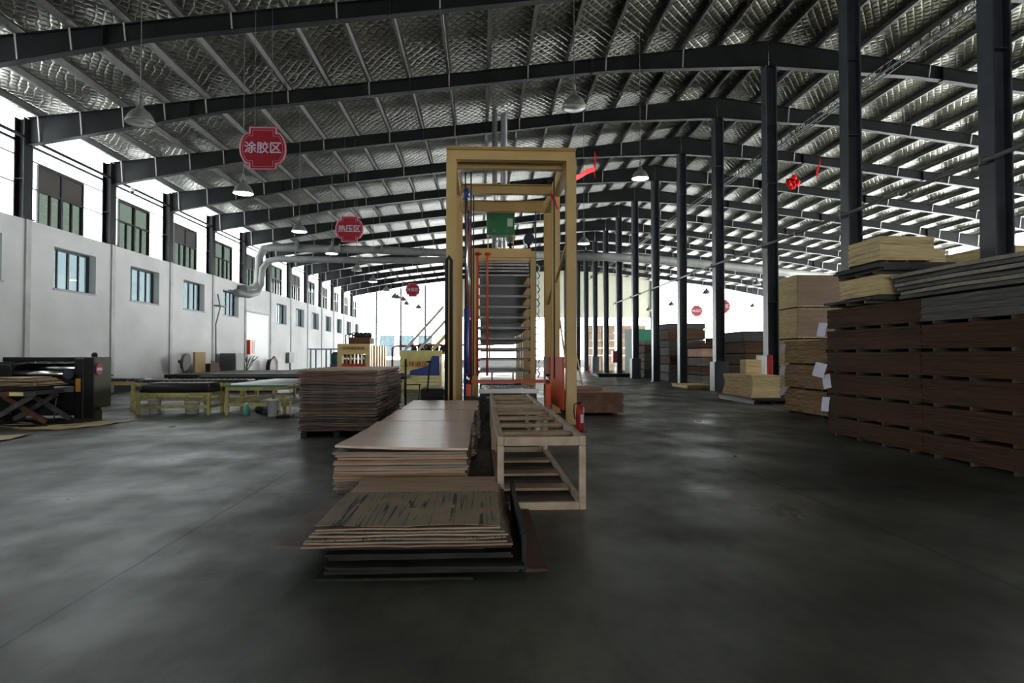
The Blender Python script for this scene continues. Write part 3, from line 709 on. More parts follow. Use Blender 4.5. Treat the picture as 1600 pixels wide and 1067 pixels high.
cream_frame(.17, .90, 9.28, 12.1, .68, 'farther cream slatted table frame butting up to the orange loader', (9.6,10.3,11.1,11.8), (10.0,11.0), 0)
# ------------------------------------------------------------------ bundle helper for plywood
def bundle(x0, x1, y0, y1, z0, z1, m, label, group=None, nl=None, jit=.012, bearers=None, topm=None, name='plywood_bundle', cat='plywood', by=None):
    cx, cy = (x0+x1)/2, (y0+y1)/2; t = thing(name, label, cat, (cx, cy, z0), 0, group)
    hx, hy, H = (x1-x0)/2, (y1-y0)/2, z1-z0; bh = .045
    nb = MB(); lx = hx*2 >= hy*2
    L_ = hy if by == 'y' or (by is None and not lx) else hx
    for q in ((-.8,-.27,.27,.8) if L_ > 1 else (-.75,0,.75)):
        if L_ == hy: MB().box((-hx+.005,q*hy-.025,0),(hx-.02,q*hy+.025,bh-.002)).build('bearer', M['bearer'], t)
        else: MB().box((q*hx-.025,-hy+.005,0),(q*hx+.025,hy-.02,bh-.002)).build('bearer', M['bearer'], t)
    b = MB(); n = nl or max(4, int((H-bh)/.026)); th = (H-bh)/n
    for i in range(n):
        jx, jy = R.uniform(-jit, jit), R.uniform(-jit, jit)
        b.box((-hx+jx, -hy+jy, bh+i*th), (hx+jx, hy+jy, bh+(i+1)*th-.0015))
    b.build('sheets', m, t)
    return t
# big brown stack along the right aisle
zs = [0, .32, .70, 1.075, 1.45, 1.825, 2.2]
for c, (ya, yb) in enumerate(((8.69,11.12),(6.25,8.68))):
    for i in range(6):
        w_ = 'left' if c == 0 else 'right'
        bundle(6.17, 7.42, ya, yb, zs[i]+.002, zs[i+1]-.003, M['ply_brown'] if not (c == 1 and i == 5) else M['ply_grey'],
               'brown plywood bundle in the big stack at right, %s end, %s from the floor' % (w_, ORD[i]), 'brown bundles of the big stack at right', by='y', nl=15)
# things on top of it
bundle(6.0, 7.35, 9.55, 10.9, 2.21, 2.30, M['ply_dark'], 'dark pallet board on the big brown stack, under the pale bundles', None, nl=1, name='wooden_pallet', cat='pallet')
bundle(6.18, 7.15, 9.6, 10.72, 2.302, 2.66, M['ply_pale'], 'lower pale bundle standing on top of the big brown stack', None)
b_ = bundle(6.1, 7.3, 9.5, 10.75, 2.662, 2.83, M['ply_dark'], 'loose dark boards and offcuts between the two pale bundles on the big stack', None, nl=3, jit=.06, name='board_pile', cat='boards')
bundle(6.18, 7.05, 9.6, 10.45, 2.832, 3.25, M['ply_pale'], 'topmost pale bundle on the big brown stack, highest at its left end', None)
for i in range(6):
    b = MB().slab(-.95,.75,-1.25,1.3,lambda u,v: .03*(1-u)+.01*math.sin(3*v),.05,4,4,.03); o = b.build('grey_board', M['veneer2'] if i % 2 else M['ply_grey'], loc=(7.25+R.uniform(-.05,.05), 8.15+R.uniform(-.03,.03), 2.215+i*.062)); o.rotation_euler = (0,0,R.uniform(-.03,.03))
    tag(o, 'wide grey board atop the big brown stack at right, %s from the bottom' % ORD[i], 'board', 'grey boards on the big brown stack')
# mixed stack with paper tags
zq = [0,.58,1.165,1.75]
for i in range(3):
    bundle(7.63, 8.85, 13.75, 15.75, zq[i]+.002, zq[i+1]-.003, M['ply_mix'], 'rough yellow-brown tagged bundle behind the big stack, %s from the floor' % ORD[i], 'tagged bundles behind the big stack', jit=.03, nl=20)
# paper tags
def paper(y, z, x, wd, ht, label, tilt):
    b = MB(); n = 5
    top = [( -.05*math.sin(i/n*PI/2), 0, -ht*i/n) for i in range(n+1)]
    vs = [[b.bm.verts.new((p[0], s_*wd/2, p[2])) for s_ in (-1,1)] for p in top]
    for a, c in zip(vs, vs[1:]): b.bm.faces.new((a[0],a[1],c[1],c[0]))
    o = b.build('paper_tag', M['paper'], loc=(x, y, z)); o.rotation_euler = (tilt,0,.5); tag(o, label, 'paper tag', 'white paper tags stuck on the bundles')
    md = o.modifiers.new('thick','SOLIDIFY'); md.thickness = .002
from math import pi
for i, (x, y, z, tl) in enumerate(((6.12,11.15,1.98,.1),(6.08,11.15,1.26,.2),(6.13,11.1,1.06,-.25),(6.13,11.1,.66,.0))):
    paper(y, z, x, [.16,.22,.15,.14][i], .25, 'white paper tag on the big brown stack, %s from the top' % ORD[i], tl)
for i, (y, z, tl) in enumerate(((15.7,1.68,.0),(15.7,1.14,.1),(15.6,.60,.6))):
    paper(y, z, 7.58, .14, .22, 'white paper tag on the yellow-brown tagged stack, %s from the top' % ORD[i], tl)
# tall pale stack behind column
ze = [0,.97,1.93,2.97,4.08]
for i in range(4):
    o = bundle(10.5, 12.7, 20.75, 22.9, ze[i]+.002, ze[i+1]-.004, M['ply_pale'], 'pale plywood block in the tall stack behind the ridge column, %s from the floor' % ORD[i], 'pale blocks of the tall stack', jit=.01, nl=30)
    o2 = MB().box((-1.09,-1.087,.075),(1.09,-1.083,(ze[i+1]-ze[i])-.02)).build('front_board', M['face_brown'], o); o2['label'] = 'brown front board'
# stacks at the far right edge
for i, (x0, x1, y0, y1) in enumerate(((7.95,8.85,11.75,13.2),(9.95,11.4,11.9,13.6))):
    for j in range(3):
        bundle(x0, x1, y0, y1, j*1.03+.002, j*1.03+1.027, M['ply_dark'], 'dark board block behind the big stack, %s stack, %s from the floor' % (['nearer','farther right'][i], ORD[j]), 'dark blocks behind the big stack')
    bundle(x0, x1, y0, y1, 3.092, 3.42+.12*i, M['ply_pale'], 'pale thin bundle topping the %s dark stack behind the big brown one' % ['left','right'][i])
# low pallet with pale boards by the fire cabinet column
t = thing('wooden_pallet', 'dark low pallet beside the ridge column with the red fire cabinet', 'pallet', (8.32, 19.2, 0))
b = MB()
for x in (-.5,0,.42): b.box((x-.05,-1.3,0),(x+.05,1.4,.1))
b.build('runner', M['black'], t)
MB().box((-.55,-1.35,.101),(.55,1.4,.135)).box((-.6,-1.3,.137),(.5,1.35,.165)).build('deck', M['darkboard'], t)
b = MB(); n = 24
t = thing('plywood_bundle', 'short pale yellow board pile with flared top on the dark pallet', 'plywood', (8.3, 19.3, .168))
for i in range(n):
    f = .10*abs(i/n-.55)**1.2; b.box((-.38-f*1.6, -1.0-f, i*.027), (.42, 1.15+f, i*.027+.0255))
b.build('sheets', M['ply_pale'], t)
o = MB().box((7.95,18.9,.84),(8.45,19.3,1.27)).build('box', M['ply_pale'], bevel=.01); tag(o, 'small pale wooden block standing on the flared board pile', 'block')
# stacks behind the columns
def layers(x0, x1, y0, y1, tops, mats, what, grp):
    z = 0
    for i, (tz, m) in enumerate(zip(tops, mats)):
        bundle(x0+R.uniform(-.05,.05), x1, y0, y1+R.uniform(-.05,.05), z+.002, tz-.004, M[m], '%s, %s from the floor' % (what, ORD[i]), grp, jit=.02, nl=10); z = tz
layers(10.3, 12.4, 24.6, 27.2, (.55,1.0,1.45,1.9,2.35), ('ply_brown','ply_brown','ply_brown','ply_brown','ply_dark'), 'brown or black layer in the stack beside the fire cabinet', 'layers of stacks behind the ridge columns')
layers(10.45, 12.1, 30, 32.4, (.42,.84,1.28,1.72,2.0), ('ply_grey','ply_brown','ply_grey','ply_pink','ply_brown'), 'board layer in the stack left of the guarded column', 'layers of stacks behind the ridge columns')
layers(9.95, 11.9, 33.4, 35.9, (.45,.9,1.35,1.8,2.2,2.75,3.1), ('ply_grey','ply_grey','ply_brown','ply_grey','ply_dark','ply_brown','ply_dark'), 'board layer in the wrapped tall stack behind the columns', 'layers of stacks behind the ridge columns')
layers(9.95, 12.2, 38.6, 41, (.5,1.0,1.5,2.0,2.3), ('ply_dark','ply_grey','ply_grey','ply_brown','ply_grey'), 'board layer in the stack before the green tarpaulin', 'layers of stacks behind the ridge columns')
layers(12.9, 15.5, 29, 32, (.6,1.2,1.75,2.25), ('ply_brown','ply_dark','ply_brown','ply_pink'), 'board layer in the second row stack beyond the columns', 'layers of stacks behind the ridge columns')
layers(13.2, 15.8, 34, 37, (.6,1.2,1.8,2.4), ('ply_brown','ply_brown','ply_brown','ply_brown'), 'brown board layer in the back row stack beyond the columns', 'layers of stacks behind the ridge columns')
o = MB().box((10.9,46.0,.0),(12.9,46.15,3.3)).box((10.9,46.16,.0),(11.05,48,3.3)).build('tarpaulin', M['tarp_green']); tag(o, 'green tarpaulin hung over stacks behind the ridge columns', 'tarpaulin')
t = None
tb = None
nb_ = 0
for cx_, y_ in ((10.4,58),(11.65,58),(13.2,58),(14.5,58)):
    for j in range(6):
        lab = 'tan carton block far behind the columns, %s pile from left, %s from floor' % (ORD[nb_], ORD[j])
        if tb is None: tb = MB().box((-.6,-.6,0),(.6,.6,.66)).build('carton_block', M['tanbox'], bevel=.02); o = tb
        else: o = tb.copy(); COL.objects.link(o)
        o.location = (cx_, y_+.6, .02+j*.69); tag(o, lab, 'carton', 'tan carton blocks far behind the columns')
    nb_ += 1
# low boards on floor near k=1..2
t = thing('wooden_pallet', 'flat boards leaning on a low pallet left of the guarded column', 'pallet', (9.6, 27.2, 0))
MB().box((-.9,-.6,0),(.3,1.6,.10)).box((-.95,-.7,.102),(.3,1.5,.14)).build('deck', M['ply_pale'], t)
t = thing('wooden_pallet', 'dark flat pallet on the floor between far ridge columns', 'pallet', (8.6, 42, 0))
MB().box((-1.0,-1,0),(1.6,1.2,.12)).box((-1.1,-1,.122),(1.6,1.2,.2)).build('deck', M['darkboard'], t)
# fire cabinet on the first ridge column
t = thing('fire_cabinet', 'red fire cabinet with white framed glass door on a ridge column', 'cabinet', (9.12, 19.95, .62))
MB().box((-.19,-.36,0),(-.005,.36,.78)).build('body', M['red'], t, .008)
d = MB().box((-.22,-.36,0),(-.192,-.30,.78)).box((-.22,.30,0),(-.192,.36,.78)).box((-.22,-.30,0),(-.192,.30,.06)).box((-.22,-.30,.72),(-.192,.30,.78)).build('door', M['white'], t)
MB().box((-.21,-.30,.06),(-.2,.30,.72)).build('pane', M['lamp_off'], d)
# fire extinguishers
def extinguisher(x, y, label):
    t = thing('fire_extinguisher', label, 'extinguisher', (x, y, 0))
    MB().lathe([(0,0),(.075,0),(.08,.02),(.08,.38),(.065,.43),(.03,.46),(.025,.49),(0,.49)], 20).build('cylinder_body', M['red'], t)
    MB().lathe([(0,.49),(.03,.49),(.03,.53),(0,.53)], 12).bar((0,0,.54),(.1,0,.57),.02,.015).bar((0,0,.52),(.1,0,.51),.02,.012).build('valve_handle', M['black'], t)
    MB().tube([(-.03,0,.51),(-.11,0,.48),(-.12,-.02,.35),(-.1,-.03,.2)], .011, 8).build('hose', M['rubber'], t)
    MB().box((.0,-.0825,.14),(.05,-.078,.3)).build('sticker', M['paper'], t)
extinguisher(1.86, 11.95, 'red fire extinguisher standing at the foot of the tall cream tower')
extinguisher(8.75, Y0+7*BAY-.3, 'tiny red fire extinguisher beside a far guarded ridge column')
# small red box on far column
o = MB().box((XC-.22-.25,Y0+5*BAY-.3,.9),(XC-.2,Y0+5*BAY+.3,1.7)).build('fire_cabinet', M['darkred']); tag(o, 'dark red box mounted on a far ridge column', 'cabinet')
# ------------------------------------------------------------------ pile right of tower
t = thing('plywood_bundle', 'reddish brown board pile with pale top right of the tower', 'plywood', (2.83, 16.7, 0))
b = MB()
for i in range(18): b.box((-.78+R.uniform(-.02,.02),-1.75+R.uniform(-.02,.02),.05+i*.026),(.52+R.uniform(-.02,.02),1.75,.05+i*.026+.024))
b.build('sheets', M['redveneer'], t)
MB().box((-.78,-1.76,.52),(.53,1.76,.535)).build('top_sheet', M['veneer'], t)
MB().box((-.7,-1.6,0),(-.6,1.6,.048)).box((.3,-1.6,0),(.4,1.6,.048)).build('runner', M['black'], t)
o = MB().tube([(2.12,15.55,.60),(2.95,15.5,.60)], .055, 12).build('wood_roll', M['veneer']); tag(o, 'pale rolled veneer lying on the board pile right of the tower', 'roll')
o = MB().box((1.35,7.3,.001),(2.1,11.3,.012)).build('floor_sheet', M['veneer']) if False else None
# ladder
t = thing('ladder', 'pale wooden ladder leaning behind the right tower post', 'ladder', (2.95, 19.2, 0))
b = MB()
for s_ in (-.18,.18): MB().bar((s_*1.3,0,0),(s_*.7-.35,1.0,2.75),.05,.03).build('side_rail', M['woodslat'], t)
for i in range(1,9): f = i/9; MB().bar((-.18*1.3*(1-f)-.18*.7*f-.35*f,f,2.75*f),(.18*1.3*(1-f)+.18*.7*f-.35*f,f,2.75*f),.03,.03).build('rung', M['woodslat'], t)
# ------------------------------------------------------------------ TALL CREAM TOWER
def hbeam(b, p, q, wd, ht, up=(0,0,1), tf=.018):
    p, q = Vector(p), Vector(q); d = (q-p).normalized(); u = Vector(up)
    if abs(d.dot(u)) > .9: u = Vector((0,1,0))
    r = d.cross(u).normalized(); u = r.cross(d).normalized()
    b.bar(p, q, tf, ht-2*tf, up if abs(d.dot(Vector(up))) < .9 else (0,1,0))
    for s_ in (-1,1): o_ = u*s_*(ht/2-tf/2); b.bar(p+o_, q+o_, wd, tf, up if abs(d.dot(Vector(up))) < .9 else (0,1,0))
tw = thing('lift_tower', 'tall cream steel lift tower standing around the stacked press loader', 'tower', (.62, 13.0, 0))
TX = 1.22; TZ = 5.6
for y in (0, 2.7, 4.5):
    for s_ in (-1, 1):
        b = MB(); hbeam(b, (s_*TX,y,0), (s_*TX,y,TZ-.23), .20, .20); b.box((s_*TX-.13,y-.13,0),(s_*TX+.13,y+.13,.02)); b.build('post', M['cream'], tw)
    b = MB(); hbeam(b, (-TX-.1,y,TZ-.115), (TX+.1,y,TZ-.115), .18, .23 if y != 4.5 else .30); b.build('cross_beam', M['cream'], tw)
b = MB(); hbeam(b, (-TX-.1,.5,TZ-.13), (TX+.1,.5,TZ-.13), .18, .26); b.build('cross_beam', M['cream'], tw)
for s_ in (-1, 1):
    b = MB(); b.box((s_*TX-.1,.1,TZ-.30),(s_*TX-.085,2.6,TZ-.001)).box((s_*TX+.085,.1,TZ-.30),(s_*TX+.1,2.6,TZ-.001)).box((s_*TX-.085,.1,TZ-.30),(s_*TX+.085,2.6,TZ-.285)); b.build('top_rail', M['cream'], tw)
    b = MB(); b.box((s_*TX-.1,2.8,TZ-.30),(s_*TX+.1,4.4,TZ-.002)); b.build('top_rail', M['cream'], tw)
MB().box((-TX-.1,-.15,TZ),(TX+.1,.15,TZ+.015)).build('top_plate', M['cream'], tw)
b = MB().bar((TX,2.6,3.2),(TX,.2,3.9),.05,.05); b.bar((TX,4.4,2.8),(TX,2.8,3.3),.05,.05).build('diagonal_brace', M['cream'], tw)
# dark chains/guides
for x, y in ((-.95,.62),(-.83,.62),(.95,.62),(-.80,2.6),(.86,4.2),(-.95,4.2)): MB().tube([(x,y,.9),(x,y,TZ-.3)], .018, 6).build('lift_chain', M['black'], tw)
# blue cylinders
for i, (x, y, zt_, zb_) in enumerate(((-.95,1.6,2.45,5.0),(-.92,2.9,2.25,4.6))):
    t = thing('hydraulic_cylinder', 'blue hydraulic cylinder with bright rod inside the left tower posts, %s one' % ['front','rear'][i], 'cylinder', (.62+x+(.35 if 0 else 0), 13+y, 0), 0, 'blue cylinders of the tower')
    MB().lathe([(0,.06),(.06,.06),(.06,zt_),(.03,zt_+.03),(0,zt_+.03)], 16).build('barrel', M['blue'], t)
    MB().tube([(0,0,zt_),(0,0,zb_)], .035, 12).build('rod', M['chrome'], t)
    MB().lathe([(0,zb_),(.07,zb_+.01),(.08,zb_+.1),(.07,zb_+.2),(0,zb_+.22)], 14).build('pulley_block', M['blue'], t)
    MB().tube([(.07,.0,.2),(.07,0,zb_-.2)], .012, 6).build('guide_hose', M['red'], t)
# black cable chain on the left post
t = thing('cable_chain', 'black looped cable chain hanging down the left tower post', 'cable', (-.69, 12.85, 0))
MB().tube([(0,0,.25),(0,0,3.1),(.0,.0,3.3),(.05,.0,3.38),(.1,0,3.3),(.1,0,3.1),(.1,0,.3)], .035, 8).build('chain_loop', M['rubber'], t)
# orange guards and gate bar
def orange_panel(x0,x1,y0,y1,z0,z1,label,cat='guard',name='guard_panel',m='orange'):
    o = MB().box((x0,y0,z0),(x1,y1,z1)).build(name, M[m], bevel=.01); tag(o, label, cat); return o
orange_panel(1.70,1.735,13.25,15.45,.25,1.37,'orange-red guard panel inside the right tower posts, nearer one')
orange_panel(1.70,1.735,15.85,17.3,.3,1.37,'orange-red guard panel inside the right tower posts, farther one')
t = thing('loading_gate', 'orange-red gate frame across the front of the press loader', 'gate', (.6, 13.9, 0))
for s_ in (-1, 1):
    MB().box((s_*.86-.06,-.06,0),(s_*.86+.06,.06,.78)).build('post', M['orange'], t, .01)
    MB().lathe([(0,0),(.045,0),(.045,.16),(0,.16)], 14, (s_*.86,0,.80)).build('sensor', M['chrome'], t)
    MB().lathe([(0,0),(.055,0),(.055,.03),(0,.03)], 14, (s_*.86,0,.962)).build('sensor_cap', M['black'], t)
MB().box((-.80,-.03,.80),(.80,.03,.87)).build('bar', M['orange'], t, .005)
# roller infeed table
t = thing('infeed_table', 'shiny silver roller table low in front of the stacked platens', 'table', (.62, 14.15, 0))
MB().box((-.62,0,.0),(-.5,1.5,.55)).box((.5,0,0),(.62,1.5,.55)).box((-.5,.4,.1),(.5,1.2,.42)).build('base', M['black'], t)
for i in range(9): MB().tube([(-.6,.08+i*.17,.62),(.6,.08+i*.17,.62)], .06, 14).build('roller', M['chrome'], t)
MB().box((-.66,-.02,.56),(.66,.0,.66)).build('front_rail', M['platedge'], t)
o = MB().box((-.35,12.9,.0),(.1,13.5,.42)).box((-.3,12.95,.42),(.02,13.4,.55)).build('drive_box', M['black'], bevel=.01); tag(o, 'black drive unit low behind the end of the light veneer stacks', 'machine')
o = MB().box((-.42,13.5,.0),(.0,13.8,.30)).build('red_box', M['darkred']); tag(o, 'dark red machine box low beneath the gate bar', 'machine')
# platen rack (loader)
rk = thing('platen_rack', 'cream framed rack of stacked dark platens inside the tower', 'press loader', (.575, 15.75, 0))
RW = .78; RH = 3.98
for y in (0, 2.5):
    for s_ in (-1, 1): MB().box((s_*RW-(.0 if s_ < 0 else .13),y,0),(s_*RW+(.13 if s_ < 0 else 0),y+.15,RH-.17)).build('post', M['cream'], rk, .005)
    MB().box((-RW,y,RH-.168),(RW,y+.15,RH)).build('top_beam', M['cream'], rk, .005)
MB().box((-RW+.15,.02,RH-.30),(RW-.15,.1,RH-.17)).build('header', M['cream'], rk)
for s_ in (-1,1): MB().box((s_*RW-(0 if s_ < 0 else .1),.16,RH-.15),(s_*RW+(.1 if s_ < 0 else 0),2.49,RH-.02)).build('top_side_rail', M['cream'], rk)
pz = [.98,1.28,1.54,1.80,2.06,2.32,2.58,2.84,3.10,3.36,3.46,3.54,3.62,3.70]
for i, z in enumerate(pz):
    p = MB().box((-.60,.05,z),(.60,2.55,z+.035)).build('platen', M['plate'], rk)
    MB().box((-.62,.0,z-.005),(.62,.048,z+.04)).tube([(-.62,.02,z+.02),(.62,.02,z+.02)], .028, 8).build('platen_edge', M['platedge'], p)
    MB().box((.60,.06,z-.03),(.67,.14,z+.05)).box((-.67,.06,z-.03),(-.60,.14,z+.05)).build('hook', M['black'], p)
b = MB()
for s_ in (-.28, .28): b.box((s_-.02,1.2,.4),(s_+.02,1.24,1.0))
b.build('inner_guide', M['plate'], rk)
# oval red pipes
for i, x in enumerate((-.66,-.42)):
    t = thing('red_pipe', 'thin orange-red vertical pipe before the platens, %s one' % ['left','right'][i], 'pipe', (.575+x, 15.6, 0), 0, 'orange-red pipes before the platens')
    MB().tube([(0,0,.9),(0,0,3.8),(.03,0,3.86),(.1,0,3.88)], .028, 8).build('pipe_run', M['orange'], t)
    MB().lathe([(0,0),(.06,0),(.06,.07),(0,.07)], 10, (0,0,3.84)).build('valve', M['red'], t)
# press body behind
pr = thing('hot_press', 'big cream hot press with hose rows standing behind the platen rack', 'press', (.6, 19.2, 0))
for y in (0, 1.3, 2.6, 3.9, 5.2):
    for s_ in (-1,1): MB().box((s_*.83-.08,y,0),(s_*.83+.08,y+.35,4.35)).build('side_frame', M['cream'], pr, .01)
MB().box((-.91,0,4.36),(.91,5.55,4.62)).build('crown', M['cream'], pr, .01)
for z in pz: MB().box((-.62,-.6,z-.01),(.62,5.4,z+.04)).build('heating_platen', M['plate'], pr)
MB().box((-.62,.1,.0),(.62,5.4,.55)).build('bed', M['black'], pr)
for i in range(16):
    z = .9+i*.21
    MB().tube([(.95,-.1+.05*(i%2),z),(1.08,-.14,z+.08),(1.16,-.12,z-.05),(1.1,-.1,z-.17)], .018, 6).build('hose', M['zinc'] if i % 2 else M['rubber'], pr)
# green control cabinet on top
t = thing('control_cabinet', 'green control cabinet on legs on top of the hot press', 'cabinet', (.60, 19.3, 4.625))
MB().box((-.42,0,.42),(.42,.45,1.05)).build('body', M['green'], t, .01)
MB().box((-.43,-.02,1.052),(.43,.47,1.13)).build('roof', M['greybox'], t)
for x in (-.4,.37): MB().box((x,0,0),(x+.03,.03,.42)).build('leg', M['cream'], t)
for x in (-.24,.14): MB().box((x,-.015,.5),(x+.1,-.001,.6)).build('meter', M['greybox'], t)
for x in (-.26,-.2): MB().lathe([(0,-.02),(.02,-.02),(.02,.02),(0,.02)], 10, (x,-.005,.88)).build('indicator', M['red'], t)
MB().box((.2,-.01,.68),(.36,-.001,.92)).build('label_plate', M['lamp_off'], t)
for i, (x, z) in enumerate(((.95,5.2),(1.55,5.15))):
    t = thing('blower_motor', '%s above the hot press, right of the green cabinet' % ['round grey blower','dark motor with pulley'][i], 'motor', (x, 20.4, z-.6))
    MB().tube([(0,0,.6),(0,.5,.6)], .14 if i == 0 else .17, 16).build('housing', M['duct'] if i == 0 else M['pump'], t)
    MB().bar((0,.25,.0),(0,.25,.45),.08,.08).build('stand', M['steel'], t)
t = thing('steam_pipe', 'silver bent pipe between the green cabinet and the press crown', 'pipe', (.5, 19.9, 4.625))
MB().tube([(0,0,0),(0,0,.3),(.06,0,.38),(.14,0,.3),(.14,0,0)], .035, 8).build('pipe_run', M['zinc'], t)
# red ribbons
def ribbon(pts, wd, label, loc=(0,0,0)):
    b = MB(); n = len(pts); vs = []
    for i, p in enumerate(pts): p = Vector(p); vs.append([b.bm.verts.new(p+Vector((0,0,wd/2))+Vector((.02*math.sin(i*2),0,0))), b.bm.verts.new(p-Vector((0,0,wd/2)))])
    for a, c in zip(vs, vs[1:]): b.bm.faces.new((a[0],a[1],c[1],c[0]))
    o = b.build('red_ribbon', M['fabric_red'], loc=loc); md = o.modifiers.new('t','SOLIDIFY'); md.thickness = .006; tag(o, label, 'ribbon')
ribbon([(1.95,13.2,5.1),(2.15,14,5.35),(2.5,15,5.75),(2.8,15.6,6.0)], .12, 'red cloth ribbon stretched from the right tower post up to the roof')
ribbon([(2.8,15.6,6.35),(2.83,15.6,6.2),(2.8,15.62,6.0),(2.82,15.6,5.85)], .2, 'short red cloth end hanging where the ribbon meets the rafter')
ribbon([(1.7,15.5,5.35),(1.78,15.3,5.1),(1.85,15.2,4.9)], .1, 'red cloth tail tied behind the right tower post')
b = MB()
for i in range(14):
    a = i*PI/7; q = R.uniform(.7,1.1)
    b.lathe([(0,-.09*q),(.07*q,-.05),(.09*q,.02),(.05,.08*q),(0,.1*q)], 8, (.16*math.cos(a)*q, R.uniform(-.06,.06), .16*math.sin(a)*q))
b.lathe([(0,-.1),(.1,-.05),(.12,.02),(.06,.09),(0,.1)], 10)
o = b.build('red_bow', M['fabric_red'], loc=(10.9, 21.8, 7.45)); MB().tube([(0,0,.15),(0,0,rtop(10.9)+.2-7.45)], .004, 5).build('hanging_wire', M['steel'], o); tag(o, 'round red cloth flower hanging between two ridge columns', 'decoration')
ribbon([(11.75,21.5,8.15),(11.7,21.5,7.95),(11.65,21.5,7.75),(11.6,21.5,7.65)], .22, 'red cloth strip hanging from the rafter right of the cloth flower')
# ceiling cameras
def cctv(x,y,z,label):
    t = thing('security_camera', label, 'camera', (x,y,z))
    MB().lathe([(0,.16),(.05,.16),(.09,.1),(.09,0),(0,0)], 16).build('housing', M['white'], t)
    MB().lathe([(0,-.08),(.05,-.06),(.075,-.002),(0,-.001)], 16).build('dome', M['black'], t)
cctv(-13.1, Y0+BAY-.02, 7.545, 'small dome camera under the second rafter beside the left wall')
# ================================================================== LEFT SIDE MACHINES
gs = thing('glue_spreader', 'big dark green glue spreader with shiny rollers at the left', 'machine', (-9.3, 14.2, 0))
# side housings (right one olive)
MB().box((.80,.0,.26),(1.0,.64,1.36)).build('side_housing', M['olive'], gs, .02)
MB().box((.60,-.04,.05),(.797,.62,1.33)).build('inner_housing', M['black'], gs, .02); MB().box((.799,-.03,.05),(1.0,-.002,1.34)).build('front_cover', M['black'], gs)
MB().box((-1.0,.0,.1),(-.72,.9,1.22)).build('side_housing', M['black'], gs, .03)
MB().box((-1.0,.12,1.26),(.60,.5,1.36)).box((-1.02,.05,1.10),(-.7,.7,1.258)).build('top_beam', M['black'], gs, .015)
MB().box((-.72,.75,1.0),(.6,.8,1.25)).build('back_plate', M['plate'], gs)
MB().tube([(-.72,.1,1.0),(.6,.1,1.0)], .075, 20).build('upper_roller', M['chrome'], gs)
MB().tube([(-.72,.45,1.12),(.6,.45,1.12)], .11, 20).build('doctor_roller', M['chrome'], gs)
MB().tube([(-.72,.3,.82),(.6,.3,.82)], .10, 20).build('lower_roller', M['rubber'], gs)
MB().box((-.72,.1,.1),(.6,.8,.55)).build('tray', M['black'], gs)
MB().box((-.74,-.1,.55),(.6,.05,.62)).build('front_bar', M['black'], gs)
MB().tube([(.52,-.12,1.0),(.52,-.04,1.0)], .11, 18).build('hand_wheel', M['pump'], gs)
MB().box((.64,-.055,.62),(.74,-.041,.9)).build('warning_plate', mat('amber_plate', (.35,.16,.02), .5), gs)
MB().lathe([(0,0),(.06,0),(.06,.06),(.03,.1),(0,.1)], 10, (.88,.2,1.362)).build('knob', M['black'], gs)
MB().box((.82,.05,.0),(1.0,.3,.2)).build('foot', M['olive'], gs); MB().box((-.95,.1,0),(-.75,.5,.098)).build('foot', M['black'], gs)
t = thing('warning_sign', 'small red round sign on the green side of the glue spreader', 'sign', (-8.285, 14.32, 1.10), PI/2)
o_ = [(.12*math.cos(a), 0, .13*math.sin(a)) for a in [i*PI/12 for i in range(24)]]
MB().prism(o_, (0,-.02,0)).build('sign_board', M['sign_red'], t)
MB().box((-.09,-.024,-.03),(.09,-.021,.03)).build('lettering_panel', M['sign_white'], t)
# infeed veneer pile left of it
t = thing('lift_table', 'dark lift table with crossed legs under the infeed at the left edge', 'table', (-8.7, 13.3, 0))
MB().box((-1.9,-.35,.62),(-.0,.55,.70)).build('table_top', M['black'], t)
MB().box((-.6,-.42,.60),(.02,-.36,.69)).build('front_plate', mat('rusty_plate', (.10,.035,.02), .6, 0, (.05,.05,.055), 3), t)
MB().box((-.42,-.43,.61),(-.16,-.421,.68)).build('yellow_mark', M['yellow'], t)
for y in (-.33,.4):
    MB().bar((-.9,y,.08),(-.05,y,.60),.05,.09).build('crossed_leg', M['plate'], t); MB().bar((-.62,y+.04,.60),(.2,y+.04,.08),.05,.09).build('crossed_leg', M['rustedge'] if y < 0 else M['plate'], t)
MB().box((-1.2,-.4,0),(.3,.5,.05)).build('base_plate', M['black'], t)
for i in range(7):
    sheet('veneer_sheet', -11.6, -8.65-.05*i, 12.98, 13.9, .80+i*.024, .010, M['floorveneer'] if i % 3 else M['leaf'] if False else M['veneer'] , 'pale wavy veneer on the infeed of the glue spreader, %s from the bottom' % ORD[i], 'veneer', 'veneers entering the glue spreader', fz=lambda u,v,p=R.uniform(0,6): .006*math.sin(14*u+p), jit=.03, nx=18)
o = MB().box((-11.7,13.0,.702),(-8.95,13.9,.795)).build('dark_stock', M['darkboard']); tag(o, 'dark board stock beneath the pale veneers at the left edge', 'board')
o = MB().box((-11.6,14.2,0),(-10.4,14.6,.5)).build('machine_base', M['black'], bevel=.01); tag(o, 'black machine base at the left edge behind the lift table', 'machine')
t = thing('steel_rod', 'thin upright steel rod before the glue spreader', 'rod', (-8.85, 13.75, 0)); MB().tube([(0,0,0),(.03,.05,.60)], .012, 8).build('rod', M['galv'], t)
